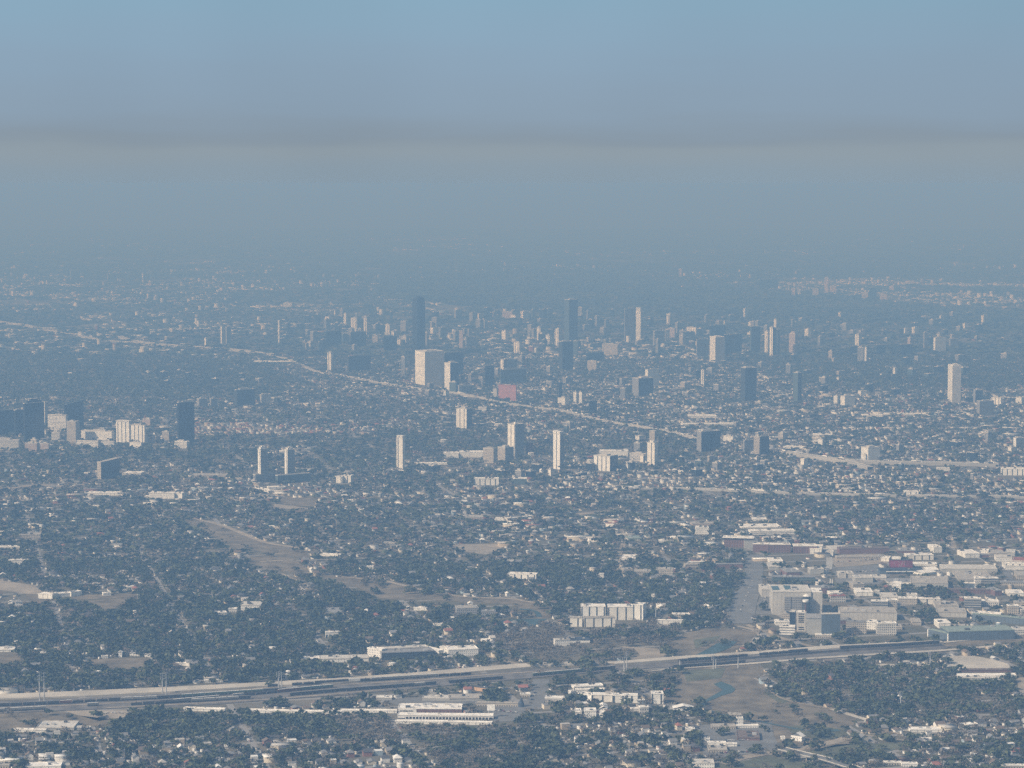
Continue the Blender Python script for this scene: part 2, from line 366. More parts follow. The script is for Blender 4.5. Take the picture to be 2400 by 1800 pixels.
# ================================================================== the ground and what lies on it
def ground_sheet():
    ys = [-4000, 0, 1500] + list(range(2200, 12000, 350)) + list(range(12000, 30000, 1500)) + [32000, 40000, 55000, 80000, 120000, 180000, 250000]
    v, f = [], []
    xs = [-1, -.75, -.5, -.35, -.25, -.15, -.05, .05, .15, .25, .35, .5, .75, 1]
    for y in ys:
        hw = max(3000, y * .5) if y < 60000 else y * .8
        v += [(x * hw, y, 0) for x in xs]
    n = len(xs)
    for j in range(len(ys) - 1):
        for i in range(n - 1): a = j * n + i; f.append((a, a + 1, a + n + 1, a + n))
    me = bpy.data.meshes.new('ground'); me.from_pydata(v, [], f)
    o = bpy.data.objects.new('ground', me); scene.collection.objects.link(o)
    m, n, b = newmat('ground'); b.inputs['Roughness'].default_value = 1; b.inputs['Specular IOR Level'].default_value = .1
    a1 = noise_mix(n, (.10, .095, .06), (.22, .185, .13), .012, 5)
    a2 = noise_mix(n, (.07, .075, .05), (.16, .155, .145), .0022, 6)
    mm = n.nodes.new('ShaderNodeMix'); mm.data_type = 'RGBA'; mm.inputs[0].default_value = .5
    n.links.new(a1.outputs[2], mm.inputs[6]); n.links.new(a2.outputs[2], mm.inputs[7])
    # side streets on the house grid
    t = n.nodes.new('ShaderNodeTexCoord'); mpn = n.nodes.new('ShaderNodeMapping'); mpn.inputs['Rotation'].default_value = (0, 0, -GRID)
    n.links.new(t.outputs['Object'], mpn.inputs[0]); s = n.nodes.new('ShaderNodeSeparateXYZ'); n.links.new(mpn.outputs[0], s.inputs[0])
    d = n.nodes.new('ShaderNodeMath'); d.operation = 'DIVIDE'; d.inputs[1].default_value = STREET; n.links.new(s.outputs[1], d.inputs[0])
    fr = n.nodes.new('ShaderNodeMath'); fr.operation = 'FRACT'; n.links.new(d.outputs[0], fr.inputs[0])
    lt = n.nodes.new('ShaderNodeMath'); lt.operation = 'LESS_THAN'; lt.inputs[1].default_value = 9 / STREET; n.links.new(fr.outputs[0], lt.inputs[0])
    d2 = n.nodes.new('ShaderNodeMath'); d2.operation = 'DIVIDE'; d2.inputs[1].default_value = CROSS; n.links.new(s.outputs[0], d2.inputs[0])
    f2 = n.nodes.new('ShaderNodeMath'); f2.operation = 'FRACT'; n.links.new(d2.outputs[0], f2.inputs[0])
    l2 = n.nodes.new('ShaderNodeMath'); l2.operation = 'LESS_THAN'; l2.inputs[1].default_value = 9 / CROSS; n.links.new(f2.outputs[0], l2.inputs[0])
    mxx = n.nodes.new('ShaderNodeMath'); mxx.operation = 'MAXIMUM'; n.links.new(lt.outputs[0], mxx.inputs[0]); n.links.new(l2.outputs[0], mxx.inputs[1]); lt = mxx
    m3 = n.nodes.new('ShaderNodeMix'); m3.data_type = 'RGBA'; m3.inputs[7].default_value = (.26, .25, .235, 1)
    n.links.new(lt.outputs[0], m3.inputs[0]); n.links.new(mm.outputs[2], m3.inputs[6]); n.links.new(m3.outputs[2], b.inputs['Base Color'])
    me.materials.append(m); tag(o, 'flat brown and grey city ground reaching the hazy horizon', kind='structure')
GRID, STREET, CROSS = R(14), 78.0, 190.0
ground_sheet()
def sheet(name, poly, mat, z, label, thick=0.0):
    p = [ground(x, y) for x, y in poly]
    area = sum(p[i - 1].x * p[i].y - p[i].x * p[i - 1].y for i in range(len(p)))
    if area < 0: p.reverse()
    m = MB(); m.face([(q.x, q.y, z) for q in p], mat)
    if thick: m.prism([(q.x, q.y) for q in p], z - thick, z, mat)
    o = m.build(name); tag(o, label, kind='structure'); return o
def smooth(line, n=5):
    o = []
    P = [line[0]] + list(line) + [line[-1]]
    for i in range(1, len(P) - 2):
        a, b, c, d = (np.array(P[i + k], float) for k in (-1, 0, 1, 2))
        for j in range(n):
            t = j / n; o.append(tuple(.5 * ((2 * b) + (c - a) * t + (2 * a - 5 * b + 4 * c - d) * t * t + (3 * b - a - 3 * c + d) * t ** 3)))
    o.append(tuple(line[-1])); return o
def ribbon(name, line, width, mat, z, label, deck=0.0, parapet=None, smoothing=5, margin=6):
    line = smooth(line, smoothing); P = [ground(x, y) for x, y in line]; Lf, Rt = [], []
    for i, p in enumerate(P):
        d = (P[min(i + 1, len(P) - 1)] - P[max(i - 1, 0)]); d.normalize(); nrm = Vector((-d.y, d.x, 0)) * width / 2
        Lf.append(p + nrm); Rt.append(p - nrm)
    m = MB()
    for i in range(len(P) - 1):
        m.face([(*Rt[i][:2], z), (*Rt[i + 1][:2], z), (*Lf[i + 1][:2], z), (*Lf[i][:2], z)], mat)
        if deck:
            m.face([(*Rt[i][:2], z - deck), (*Rt[i + 1][:2], z - deck), (*Rt[i + 1][:2], z), (*Rt[i][:2], z)], mat)
            m.face([(*Lf[i + 1][:2], z - deck), (*Lf[i][:2], z - deck), (*Lf[i][:2], z), (*Lf[i + 1][:2], z)], mat)
            if parapet:
                for S in (Rt, Lf):
                    m.face([(*S[i][:2], z), (*S[i + 1][:2], z), (*S[i + 1][:2], z + 1.1), (*S[i][:2], z + 1.1)], parapet)
    o = m.build(name); tag(o, label, kind='structure')
    q = [project(v.x, v.y) for v in Lf] + [project(v.x, v.y) for v in reversed(Rt)]
    for dy in (0, margin * .5, margin): clear([(x, y + dy) for x, y in q])
    return o
# ---- freeways, far to near
ribbon('road', [(-40, 752), (0, 757), (65, 766), (190, 791), (250, 801), (307, 806), (400, 812), (485, 818), (560, 824), (640, 834)], 20, 'pale_concrete', 8, 'pale freeway strip far off at the upper edge of the city', 8, 'concrete', margin=5)
ribbon('road', [(268, 786), (310, 801), (390, 810)], 22, 'pale_concrete', 8, 'pale freeway ramp far off beside the two white shafts', 8, 'concrete', margin=5)
ribbon('road', [(640, 834), (690, 848), (740, 872), (800, 881), (880, 897), (974, 912), (1060, 922), (1125, 934), (1216, 952), (1306, 962), (1397, 984), (1487, 1000), (1560, 1012), (1640, 1032)], 13, 'pale_concrete', 4, 'long pale freeway slanting past the big white slab tower', 4, 'concrete', margin=4)
ribbon('road', [(1835, 1063), (1925, 1077), (2000, 1085), (2080, 1088), (2200, 1090), (2340, 1093)], 25, 'pale_concrete', 7, 'pale elevated freeway curving among white townhouses', 7, 'concrete', margin=6)
ribbon('road', [(1955, 1078), (2000, 1091), (2040, 1101)], 16, 'pale_concrete', 7, 'pale ramp peeling off the elevated freeway', 7, 'concrete', margin=5)
ribbon('road', [(1500, 1149), (1600, 1147), (1700, 1151), (1853, 1157), (2000, 1161), (2180, 1164), (2440, 1167)], 21, 'pale_concrete', 3, 'straight pale parkway crossing the middle of the city', 3, 'concrete', margin=7)
for i, (ln, wd) in enumerate([([(0, 1147), (80, 1138), (150, 1140)], 30), ([(80, 1150), (135, 1149)], 18), ([(660, 1345), (700, 1362), (720, 1372)], 7),
        ([(610, 1318), (622, 1316), (664, 1314)], 9), ([(1300, 1210), (1420, 1199), (1440, 1193)], 26)]):
    ribbon('dirt_path', ln, wd, 'dirt', .5, ['tan clearing edge beside the trees in the distance', 'short pale dirt strip below the wedge shaped office', 'pale footpath curving down a brown channel bank', 'pale dirt bank across the brown channel', 'pale dirt lot strip among small houses'][i], margin=5)
# ---- streets that the trees leave open
ribbon('road', [(1768, 1302), (1766, 1340), (1760, 1375), (1742, 1400), (1728, 1440), (1726, 1462)], 34, 'asphalt', .4, 'wide grey street bending past the rice silo building', margin=4)
ribbon('road', [(1778, 1300), (1779, 1335), (1777, 1370), (1765, 1410), (1756, 1462)], 14, 'asphalt', .5, 'second lane of the wide street by the silo building', margin=3)
ribbon('road', [(1935, 1285), (1944, 1310), (1942, 1335)], 12, 'pale_concrete', .4, 'pale street end between brick warehouse and long red sheds', margin=4)
ribbon('road', [(1268, 1592), (1266, 1615), (1258, 1640), (1248, 1662)], 24, 'asphalt', .4, 'short grey street running to the rail yard', margin=4)
ribbon('road', [(1320, 1735), (1318, 1760), (1312, 1790)], 9, 'dirt', .4, 'pale lane through the bare woods', margin=4)
ribbon('road', [(1455, 1240), (1462, 1270), (1448, 1310), (1450, 1340)], 10, 'dirt', .4, 'pale lane between small houses and the school lot', margin=4)
ribbon('road', [(2330, 1290), (2350, 1320), (2368, 1360)], 14, 'asphalt', .4, 'grey street slanting beyond the long warehouse roof', margin=4)
ribbon('road', [(2226, 1255), (2236, 1285)], 12, 'dirt', .4, 'pale street gap among trees above the mural hall', margin=4)
ribbon('road', [(1720, 1466), (1770, 1478), (1830, 1506), (1866, 1522)], 10, 'dirt', .4, 'dirt track slanting down to the embankment', margin=4)
ribbon('road', [(1750, 1464), (1800, 1485), (1880, 1510), (1935, 1519)], 10, 'dirt', .45, 'second dirt track slanting down to the embankment', margin=4)
ribbon('road', [(1125, 1530), (1165, 1545), (1215, 1557)], 10, 'dirt', .4, 'dirt road meeting the sand coloured berm', margin=4)
ribbon('road', [(1790, 1690), (1795, 1720), (1806, 1745), (1832, 1766)], 20, 'asphalt', .4, 'grey street running down to the small overpass', margin=3)
ribbon('road', [(1690, 1790), (1760, 1772), (1834, 1762), (1900, 1750), (1960, 1738), (1985, 1730)], 16, 'dirt', .5, 'pale road crossing in front of the small overpass', margin=4)
ribbon('road', [(1832, 1764), (1880, 1776), (1940, 1790), (2010, 1812)], 15, 'asphalt', 5.2, 'grey overpass road with a pale parapet', 1.2, 'concrete', margin=6)
ribbon('dirt_path', [(2000, 1722), (2060, 1727), (2128, 1736), (2110, 1722), (2080, 1715)], 5, 'dirt', .5, 'thin pale footpath looping over the brown bank', margin=3)
ribbon('dirt_path', [(1950, 1662), (2000, 1678), (2035, 1690), (2020, 1700)], 10, 'sand', .5, 'sandy path on the brown bayou bank', margin=3)
# ---- brown and green open ground
BR = 'grass_brown'
P = [(418, 1212), (480, 1222), (540, 1240), (620, 1272), (690, 1284), (723, 1295), (712, 1304), (680, 1306), (700, 1318), (735, 1345), (800, 1352), (854, 1357), (908, 1363), (963, 1377), (1017, 1388), (1071, 1397), (1125, 1401), (1198, 1404), (1252, 1413), (1303, 1427),
     (1303, 1445), (1264, 1452), (1232, 1430), (1198, 1417), (1125, 1413), (1030, 1408), (980, 1405), (935, 1406), (890, 1402), (850, 1382), (800, 1366), (760, 1352), (709, 1342), (636, 1337), (586, 1322), (580, 1305), (640, 1300), (600, 1290), (542, 1282), (500, 1256), (440, 1222)]
sheet('grass_field', P, BR, .2, 'long brown grass channel winding between tree covered blocks')
clear(P); clear([(x, y + 5) for x, y in P]); clear([(x, y + 9) for x, y in P])
P2 = [q for q in P if q[0] >= 730]
for dy in (5, 10, 15): clear([(x, y + dy) for x, y in P2])
def field(poly, mat, label, z=.2, name='grass_field', c=True, dy=4):
    sheet(name, poly, mat, z, label)
    if c:
        for k in (0, 1, 2): clear([(x, y + dy * k) for x, y in poly])
field([(1600, 1567), (1780, 1556), (1800, 1575), (1770, 1590), (1795, 1615), (1840, 1640), (1950, 1660), (2010, 1680), (2000, 1700), (1960, 1705), (1990, 1722), (2000, 1745), (1880, 1762), (1812, 1752), (1800, 1700), (1740, 1678), (1640, 1655), (1560, 1640), (1590, 1600)], BR, 'broad brown grass bank of the bayou in front of the embankment')
field([(1600, 1486), (1640, 1476), (1745, 1474), (1782, 1488), (1740, 1515), (1700, 1536), (1590, 1541), (1570, 1510)], BR, 'brown grass bank beside the bayou behind the embankment')
field([(1900, 1760), (1960, 1745), (2130, 1740), (2090, 1760), (1960, 1785), (1880, 1772)], 'grass_green', 'green brown grass slope above the overpass')
field([(1620, 1800), (1700, 1792), (1800, 1772), (1850, 1780), (1940, 1800), (1900, 1815), (1640, 1815)], 'grass_green', 'grass slope under the overpass')
field([(1445, 1514), (1540, 1520), (1562, 1534), (1540, 1544), (1474, 1546), (1500, 1536), (1490, 1524)], 'dirt', 'pale dirt loop in the bare woods', name='dirt_field')
field([(150, 1666), (308, 1664), (300, 1680), (232, 1690), (180, 1676)], 'dirt', 'pale gravel yard beside the trains', name='dirt_field')
field([(-20, 1670), (150, 1668), (180, 1677), (300, 1690), (210, 1704), (120, 1700), (-20, 1712)], BR, 'brown grass field under the train rows')
field([(200, 1547), (355, 1541), (350, 1552), (330, 1570), (290, 1572), (215, 1560)], BR, 'brown grass lot below the row of white houses')
field([(-20, 1538), (40, 1530), (50, 1545), (10, 1562), (-20, 1566)], BR, 'brown grass patch at the far edge of the yard')
field([(205, 1408), (300, 1402), (305, 1410), (258, 1432), (230, 1424)], BR, 'brown grass patch behind a line of trees')
field([(0, 1360), (80, 1372), (110, 1395), (60, 1392), (-20, 1380)], 'dirt', 'pale lots beside the long white sheds', name='dirt_field')
field([(60, 1392), (110, 1396), (320, 1392), (330, 1400), (150, 1406), (70, 1412)], BR, 'brown strip below the long white sheds')
field([(660, 1165), (715, 1166), (745, 1174), (740, 1186), (690, 1186), (650, 1176)], BR, 'brown clearing among trees in the middle distance')
field([(630, 1180), (700, 1188), (730, 1192), (700, 1194), (640, 1190)], 'dirt', 'pale strip below the brown clearing', name='dirt_field')
field([(2220, 1537), (2280, 1537), (2330, 1546), (2362, 1556), (2370, 1566), (2310, 1568), (2250, 1574), (2228, 1560)], 'sand', 'bare sandy lot with a curved edge by the open sheds', name='sand_lot')
field([(2050, 1556), (2190, 1557), (2215, 1565), (2120, 1565), (2060, 1566)], 'sand', 'thin sandy strip behind the bare trees', name='sand_lot', dy=2)
field([(2380, 1590), (2410, 1585), (2420, 1640), (2390, 1625)], 'dirt', 'pale dirt patch among bare trees', name='dirt_field')
field([(1975, 1300), (2060, 1298), (2090, 1308), (2080, 1320), (1960, 1330), (1945, 1312)], 'dirt', 'pale industrial yard below the long red sheds', name='dirt_field')
field([(1950, 1330), (2060, 1325), (2090, 1345), (2060, 1370), (1960, 1366)], 'asphalt', 'grey lot with lorries below the yard', name='paved_lot')
field([(1790, 1370), (1830, 1372), (1812, 1440), (1770, 1440)], 'asphalt', 'grey lot beside the silo building', name='paved_lot')
field([(1150, 1275), (1172, 1271), (1175, 1285), (1140, 1300), (1100, 1296), (1060, 1285), (1060, 1275)], 'dirt', 'pale school lot among houses', name='dirt_field')
field([(1140, 1660), (1180, 1650), (1240, 1640), (1240, 1662), (1210, 1690), (1150, 1692)], 'asphalt', 'grey yard behind the long white shed', name='paved_lot')
field([(900, 1640), (1135, 1622), (1130, 1650), (930, 1652)], 'asphalt', 'grey freight yard between sheds', name='paved_lot')
field([(1640, 1700), (1790, 1690), (1796, 1762), (1650, 1780)], 'asphalt', 'grey paved block of workshops', name='paved_lot')
# ---- water
def water(poly, label):
    sheet('water', poly, 'water', .6, label); clear(poly); clear([(x, y + 5) for x, y in poly])
water([(1672, 1604), (1690, 1598), (1712, 1606), (1724, 1616), (1716, 1624), (1692, 1631), (1664, 1643), (1654, 1641), (1676, 1628), (1694, 1618)], 'teal pool of the bayou below the embankment')
water([(1716, 1502), (1728, 1504), (1712, 1518), (1690, 1528), (1668, 1534), (1630, 1536), (1650, 1526), (1682, 1508)], 'teal reach of the bayou behind the embankment')
water([(1162, 1458), (1200, 1452), (1282, 1451), (1270, 1458), (1240, 1472), (1224, 1478), (1240, 1462), (1220, 1458), (1180, 1462)], 'pale teal bayou bend in front of the olive apartments')
ribbon('water', [(1218, 1428), (1240, 1430), (1258, 1436), (1264, 1446)], 9, 'water', .6, 'thin teal arc of the bayou bend')
ribbon('water', [(1890, 1712), (1930, 1714), (1966, 1712)], 10, 'water', .6, 'shallow teal water on the brown bank')
# ---- the railway embankment: sand coloured berm, ballast and tracks
BERM = [(-60, 1634), (0, 1630), (200, 1622), (400, 1613), (600, 1603), (800, 1592), (1000, 1577), (1120, 1566), (1245, 1557), (1440, 1553)]
def edge(line, dy): return [(x, y + dy) for x, y in line]
bpoly = BERM + [(1440, 1557), (1245, 1566), (1120, 1576), (1000, 1587), (800, 1602), (600, 1612), (400, 1624), (200, 1634), (0, 1641), (-60, 1645)]
sheet('dirt_bank', bpoly, 'sand', 2.2, 'long sand coloured berm along the back of the rail yard', 2.2)
clear([(x, y - 2) for x, y in bpoly]); clear([(x, y + 8) for x, y in bpoly])
b2 = [(1440, 1556), (1600, 1543), (1760, 1533), (1947, 1518), (2100, 1511), (2200, 1506), (2212, 1510), (2100, 1518), (1947, 1526), (1760, 1540), (1600, 1550), (1440, 1562)]
sheet('dirt_bank', b2, 'sand', 4.0, 'sand coloured embankment top running behind the dark freight cars', 4.0); clear(b2); clear([(x, y + 6) for x, y in b2])
ball = [(-60, 1646), (200, 1637), (600, 1615), (1000, 1590), (1245, 1569), (1440, 1562), (1600, 1551), (1900, 1532), (2200, 1514), (2230, 1516), (2200, 1526), (1900, 1543), (1700, 1556), (1440, 1572), (1245, 1590), (1000, 1612), (800, 1630), (500, 1652), (200, 1664), (-60, 1676)]
sheet('railway_ballast', ball, 'ballast', .7, 'dark ballast bed of the rail yard'); clear([(x, y - 2) for x, y in ball]); clear([(x, y + 6) for x, y in ball]); clear([(x, y + 12) for x, y in ball])
b3 = [(1470, 1580), (1600, 1568), (1760, 1558), (1900, 1546), (2060, 1536), (2200, 1528), (2420, 1510), (2420, 1506), (2200, 1524), (2060, 1532), (1900, 1542), (1760, 1554), (1600, 1564)]
sheet('dirt_path', b3, 'sand', .9, 'thin sandy service path below the freight cars'); clear(b3)
b4 = [(2180, 1503), (2300, 1492), (2440, 1478), (2440, 1500), (2300, 1512), (2200, 1518)]
field(b4, BR, 'brown grass slope beside the dark warehouse')
clear([(1780, 1420), (2040, 1410), (2200, 1480), (2200, 1505), (1900, 1512), (1800, 1480)])
# ---- how thick the trees stand and how many houses there are
zone([(-60, 720), (2460, 640), (2460, 480), (-60, 480)], .75, .35, .2, .5); zone([(-60, 630), (560, 635), (560, 660), (-60, 665)], .6, 1.4, .2, .5); zone([(1280, 615), (1700, 640), (1850, 668), (1700, 660), (1300, 632)], .6, 1.4, .2, .5)
zone([(-60, 650), (900, 650), (1500, 655), (1500, 760), (900, 780), (-60, 800)], .6, 1.6, .3, .55)
zone([(640, 700), (2000, 740), (2300, 790), (2000, 830), (1300, 850), (640, 800)], .55, 1.7, .3, .55)
zone([(860, 545), (1130, 550), (1120, 602), (860, 600)], .6, 1.5, .2, .5); zone([(1790, 585), (1920, 587), (1920, 599), (1790, 598)], .5, 3, .2, .6)
zone([(900, 655), (1500, 655), (1600, 676), (1835, 683), (2052, 705), (2215, 725), (2460, 740), (2460, 800), (2200, 770), (2000, 756), (1600, 752), (1400, 745), (900, 700)], .97, .0, .1)
zone([(1840, 652), (2060, 655), (2180, 680), (2460, 712), (2460, 737), (2215, 722), (2052, 702), (1835, 680), (1780, 668)], .4, 1.7, .2, .6)
zone([(2150, 665), (2460, 668), (2460, 676), (2150, 672)], .2, 4, .2, .7)
zone([(1700, 830), (2460, 800), (2460, 905), (2100, 915), (1900, 905)], .95, .18, .15)
zone([(-60, 830), (560, 838), (700, 892), (620, 930), (-60, 935)], .95, .12, .2)
zone([(700, 890), (1650, 880), (1900, 930), (2460, 915), (2460, 1160), (1500, 1150), (1400, 1040), (1100, 985), (760, 905)], .60, 1.5, .3, .42)
zone([(1300, 1085), (2460, 1085), (2460, 1160), (1300, 1150)], .55, 1.9, .3, .45)
zone([(420, 1010), (900, 1010), (1200, 1030), (1700, 1030), (1650, 1075), (900, 1060), (500, 1040)], .93, .15, .3)
zone([(-60, 1045), (640, 1050), (640, 1085), (-60, 1090)], .95, .2, .2)
zone([(720, 1060), (930, 1055), (930, 1090), (720, 1095)], .95, .1, .2)
zone([(440, 995), (900, 1000), (900, 1020), (440, 1022)], .4, 2.4, .4, .5)
zone([(-60, 1195), (420, 1195), (600, 1300), (500, 1330), (-60, 1350)], .90, .55, .3, .35)
zone([(620, 1195), (1000, 1190), (1000, 1270), (700, 1290)], .92, .45, .3, .35)
zone([(-60, 1420), (900, 1420), (900, 1560), (600, 1600), (-60, 1620)], .92, .55, .3, .4)
zone([(1150, 1500), (1290, 1465), (1480, 1480), (1470, 1550), (1240, 1556)], .97, 0, .85)
zone([(1290, 1470), (1600, 1460), (1600, 1540), (1470, 1545)], .93, .02, .75)
zone([(1270, 1570), (1600, 1560), (1580, 1620), (1300, 1620)], .95, .02, .5)
zone([(1240, 1556), (1470, 1552), (1470, 1575), (1260, 1590)], .9, 0, .6)
zone([(800, 1690), (1250, 1665), (1240, 1800), (1080, 1810), (960, 1760), (780, 1722)], .97, .03, .7)
zone([(270, 1662), (800, 1678), (810, 1718), (560, 1706), (400, 1735), (240, 1705)], .98, .02, .1)
zone([(1780, 1580), (2000, 1556), (2200, 1575), (2360, 1615), (2380, 1660), (2340, 1690), (2000, 1680), (1860, 1650)], .93, .25, .55)
zone([(1790, 1285), (2460, 1260), (2460, 1500), (1960, 1500), (1800, 1470)], .38, .25, .35, .5)
zone([(2100, 1690), (2460, 1680), (2460, 1810), (2060, 1810), (1990, 1780)], .72, 1.9, .6, .45)
zone([(1330, 1650), (1640, 1640), (1700, 1800), (1500, 1815), (1300, 1810)], .72, 1.3, .55, .45)
zone([(260, 1738), (960, 1738), (1060, 1815), (-60, 1815), (-60, 1720), (200, 1720)], .62, 2.0, .5, .42)

ribbon('dirt_path', [(418, 1211), (480, 1221), (540, 1239), (620, 1271), (690, 1283), (723, 1294)], 13, 'dirt', .5, 'pale track along the upper edge of the brown channel', margin=3)
ribbon('dirt_path', [(800, 1352), (854, 1357), (908, 1363), (963, 1377), (1017, 1388), (1071, 1397), (1125, 1401), (1198, 1404), (1252, 1413)], 10, 'dirt', .5, 'pale track along the lower course of the brown channel', margin=3)
# scrub on the brown banks, and greener patches
_r = np.random.RandomState(3)
def scrub(poly, share, t=.9, k=.5):
    r = inside(poly)
    if r is None: return
    a, b, c = r; n = _r.rand(c.shape[0] // 4 + 2, c.shape[1] // 6 + 2); m = np.kron(n, np.ones((4, 6)))[:c.shape[0], :c.shape[1]] < share
    CLEAR[a, b][c & m] = False; T[a, b][c & m] = t; K[a, b][c & m] = k; H[a, b][c & m] = 0
scrub([(1800, 1590), (1960, 1665), (2010, 1700), (1980, 1740), (1860, 1756), (1800, 1720)], .16)
scrub([(1610, 1640), (1790, 1690), (1790, 1750), (1640, 1700)], .10); scrub([(1600, 1480), (1780, 1480), (1740, 1515), (1600, 1540)], .10)
scrub([(1640, 1770), (1960, 1745), (2120, 1742), (1960, 1800), (1640, 1815)], .25); scrub([(1640, 1690), (1796, 1690), (1796, 1770), (1640, 1780)], .12)
scrub([(-20, 1666), (300, 1680), (200, 1706), (-20, 1712)], .12); scrub([(1780, 1420), (2040, 1410), (2200, 1480), (2200, 1505), (1900, 1512), (1800, 1480)], .22)
scrub(P, .13); scrub([(1240, 1556), (1440, 1552), (1440, 1575), (1245, 1590)], .2)
for poly in ([(1840, 1704), (1900, 1698), (1985, 1712), (1990, 1728), (1930, 1735), (1860, 1722)], [(1600, 1572), (1700, 1566), (1690, 1590), (1610, 1598)], [(1800, 1600), (1850, 1645), (1830, 1650), (1790, 1625)], [(1625, 1500), (1690, 1490), (1670, 1508), (1630, 1520)]):
    sheet('grass_field', poly, 'grass_green', .4, 'greener grass patch on the brown bayou bank')

ribbon('dirt_path', [(2196, 1508), (2300, 1498), (2440, 1484)], 9, 'sand', .9, 'pale sandy track leaving the embankment past the dark warehouse', margin=6)

ribbon('water', [(1660, 1641), (1648, 1652), (1668, 1668), (1720, 1682), (1790, 1694), (1850, 1706), (1890, 1712)], 5, 'water', .65, 'narrow teal stream running on from the bayou pool')
ribbon('dirt_path', [(1768, 1590), (1784, 1600), (1797, 1614), (1830, 1636), (1880, 1650), (1950, 1662)], 4, 'dirt', .6, 'pale curving bank path at the edge of the bare trees', margin=3)
ribbon('dirt_path', [(1740, 1476), (1776, 1486), (1768, 1500), (1738, 1516)], 4, 'dirt', .6, 'pale curving bank path above the embankment pool', margin=3)
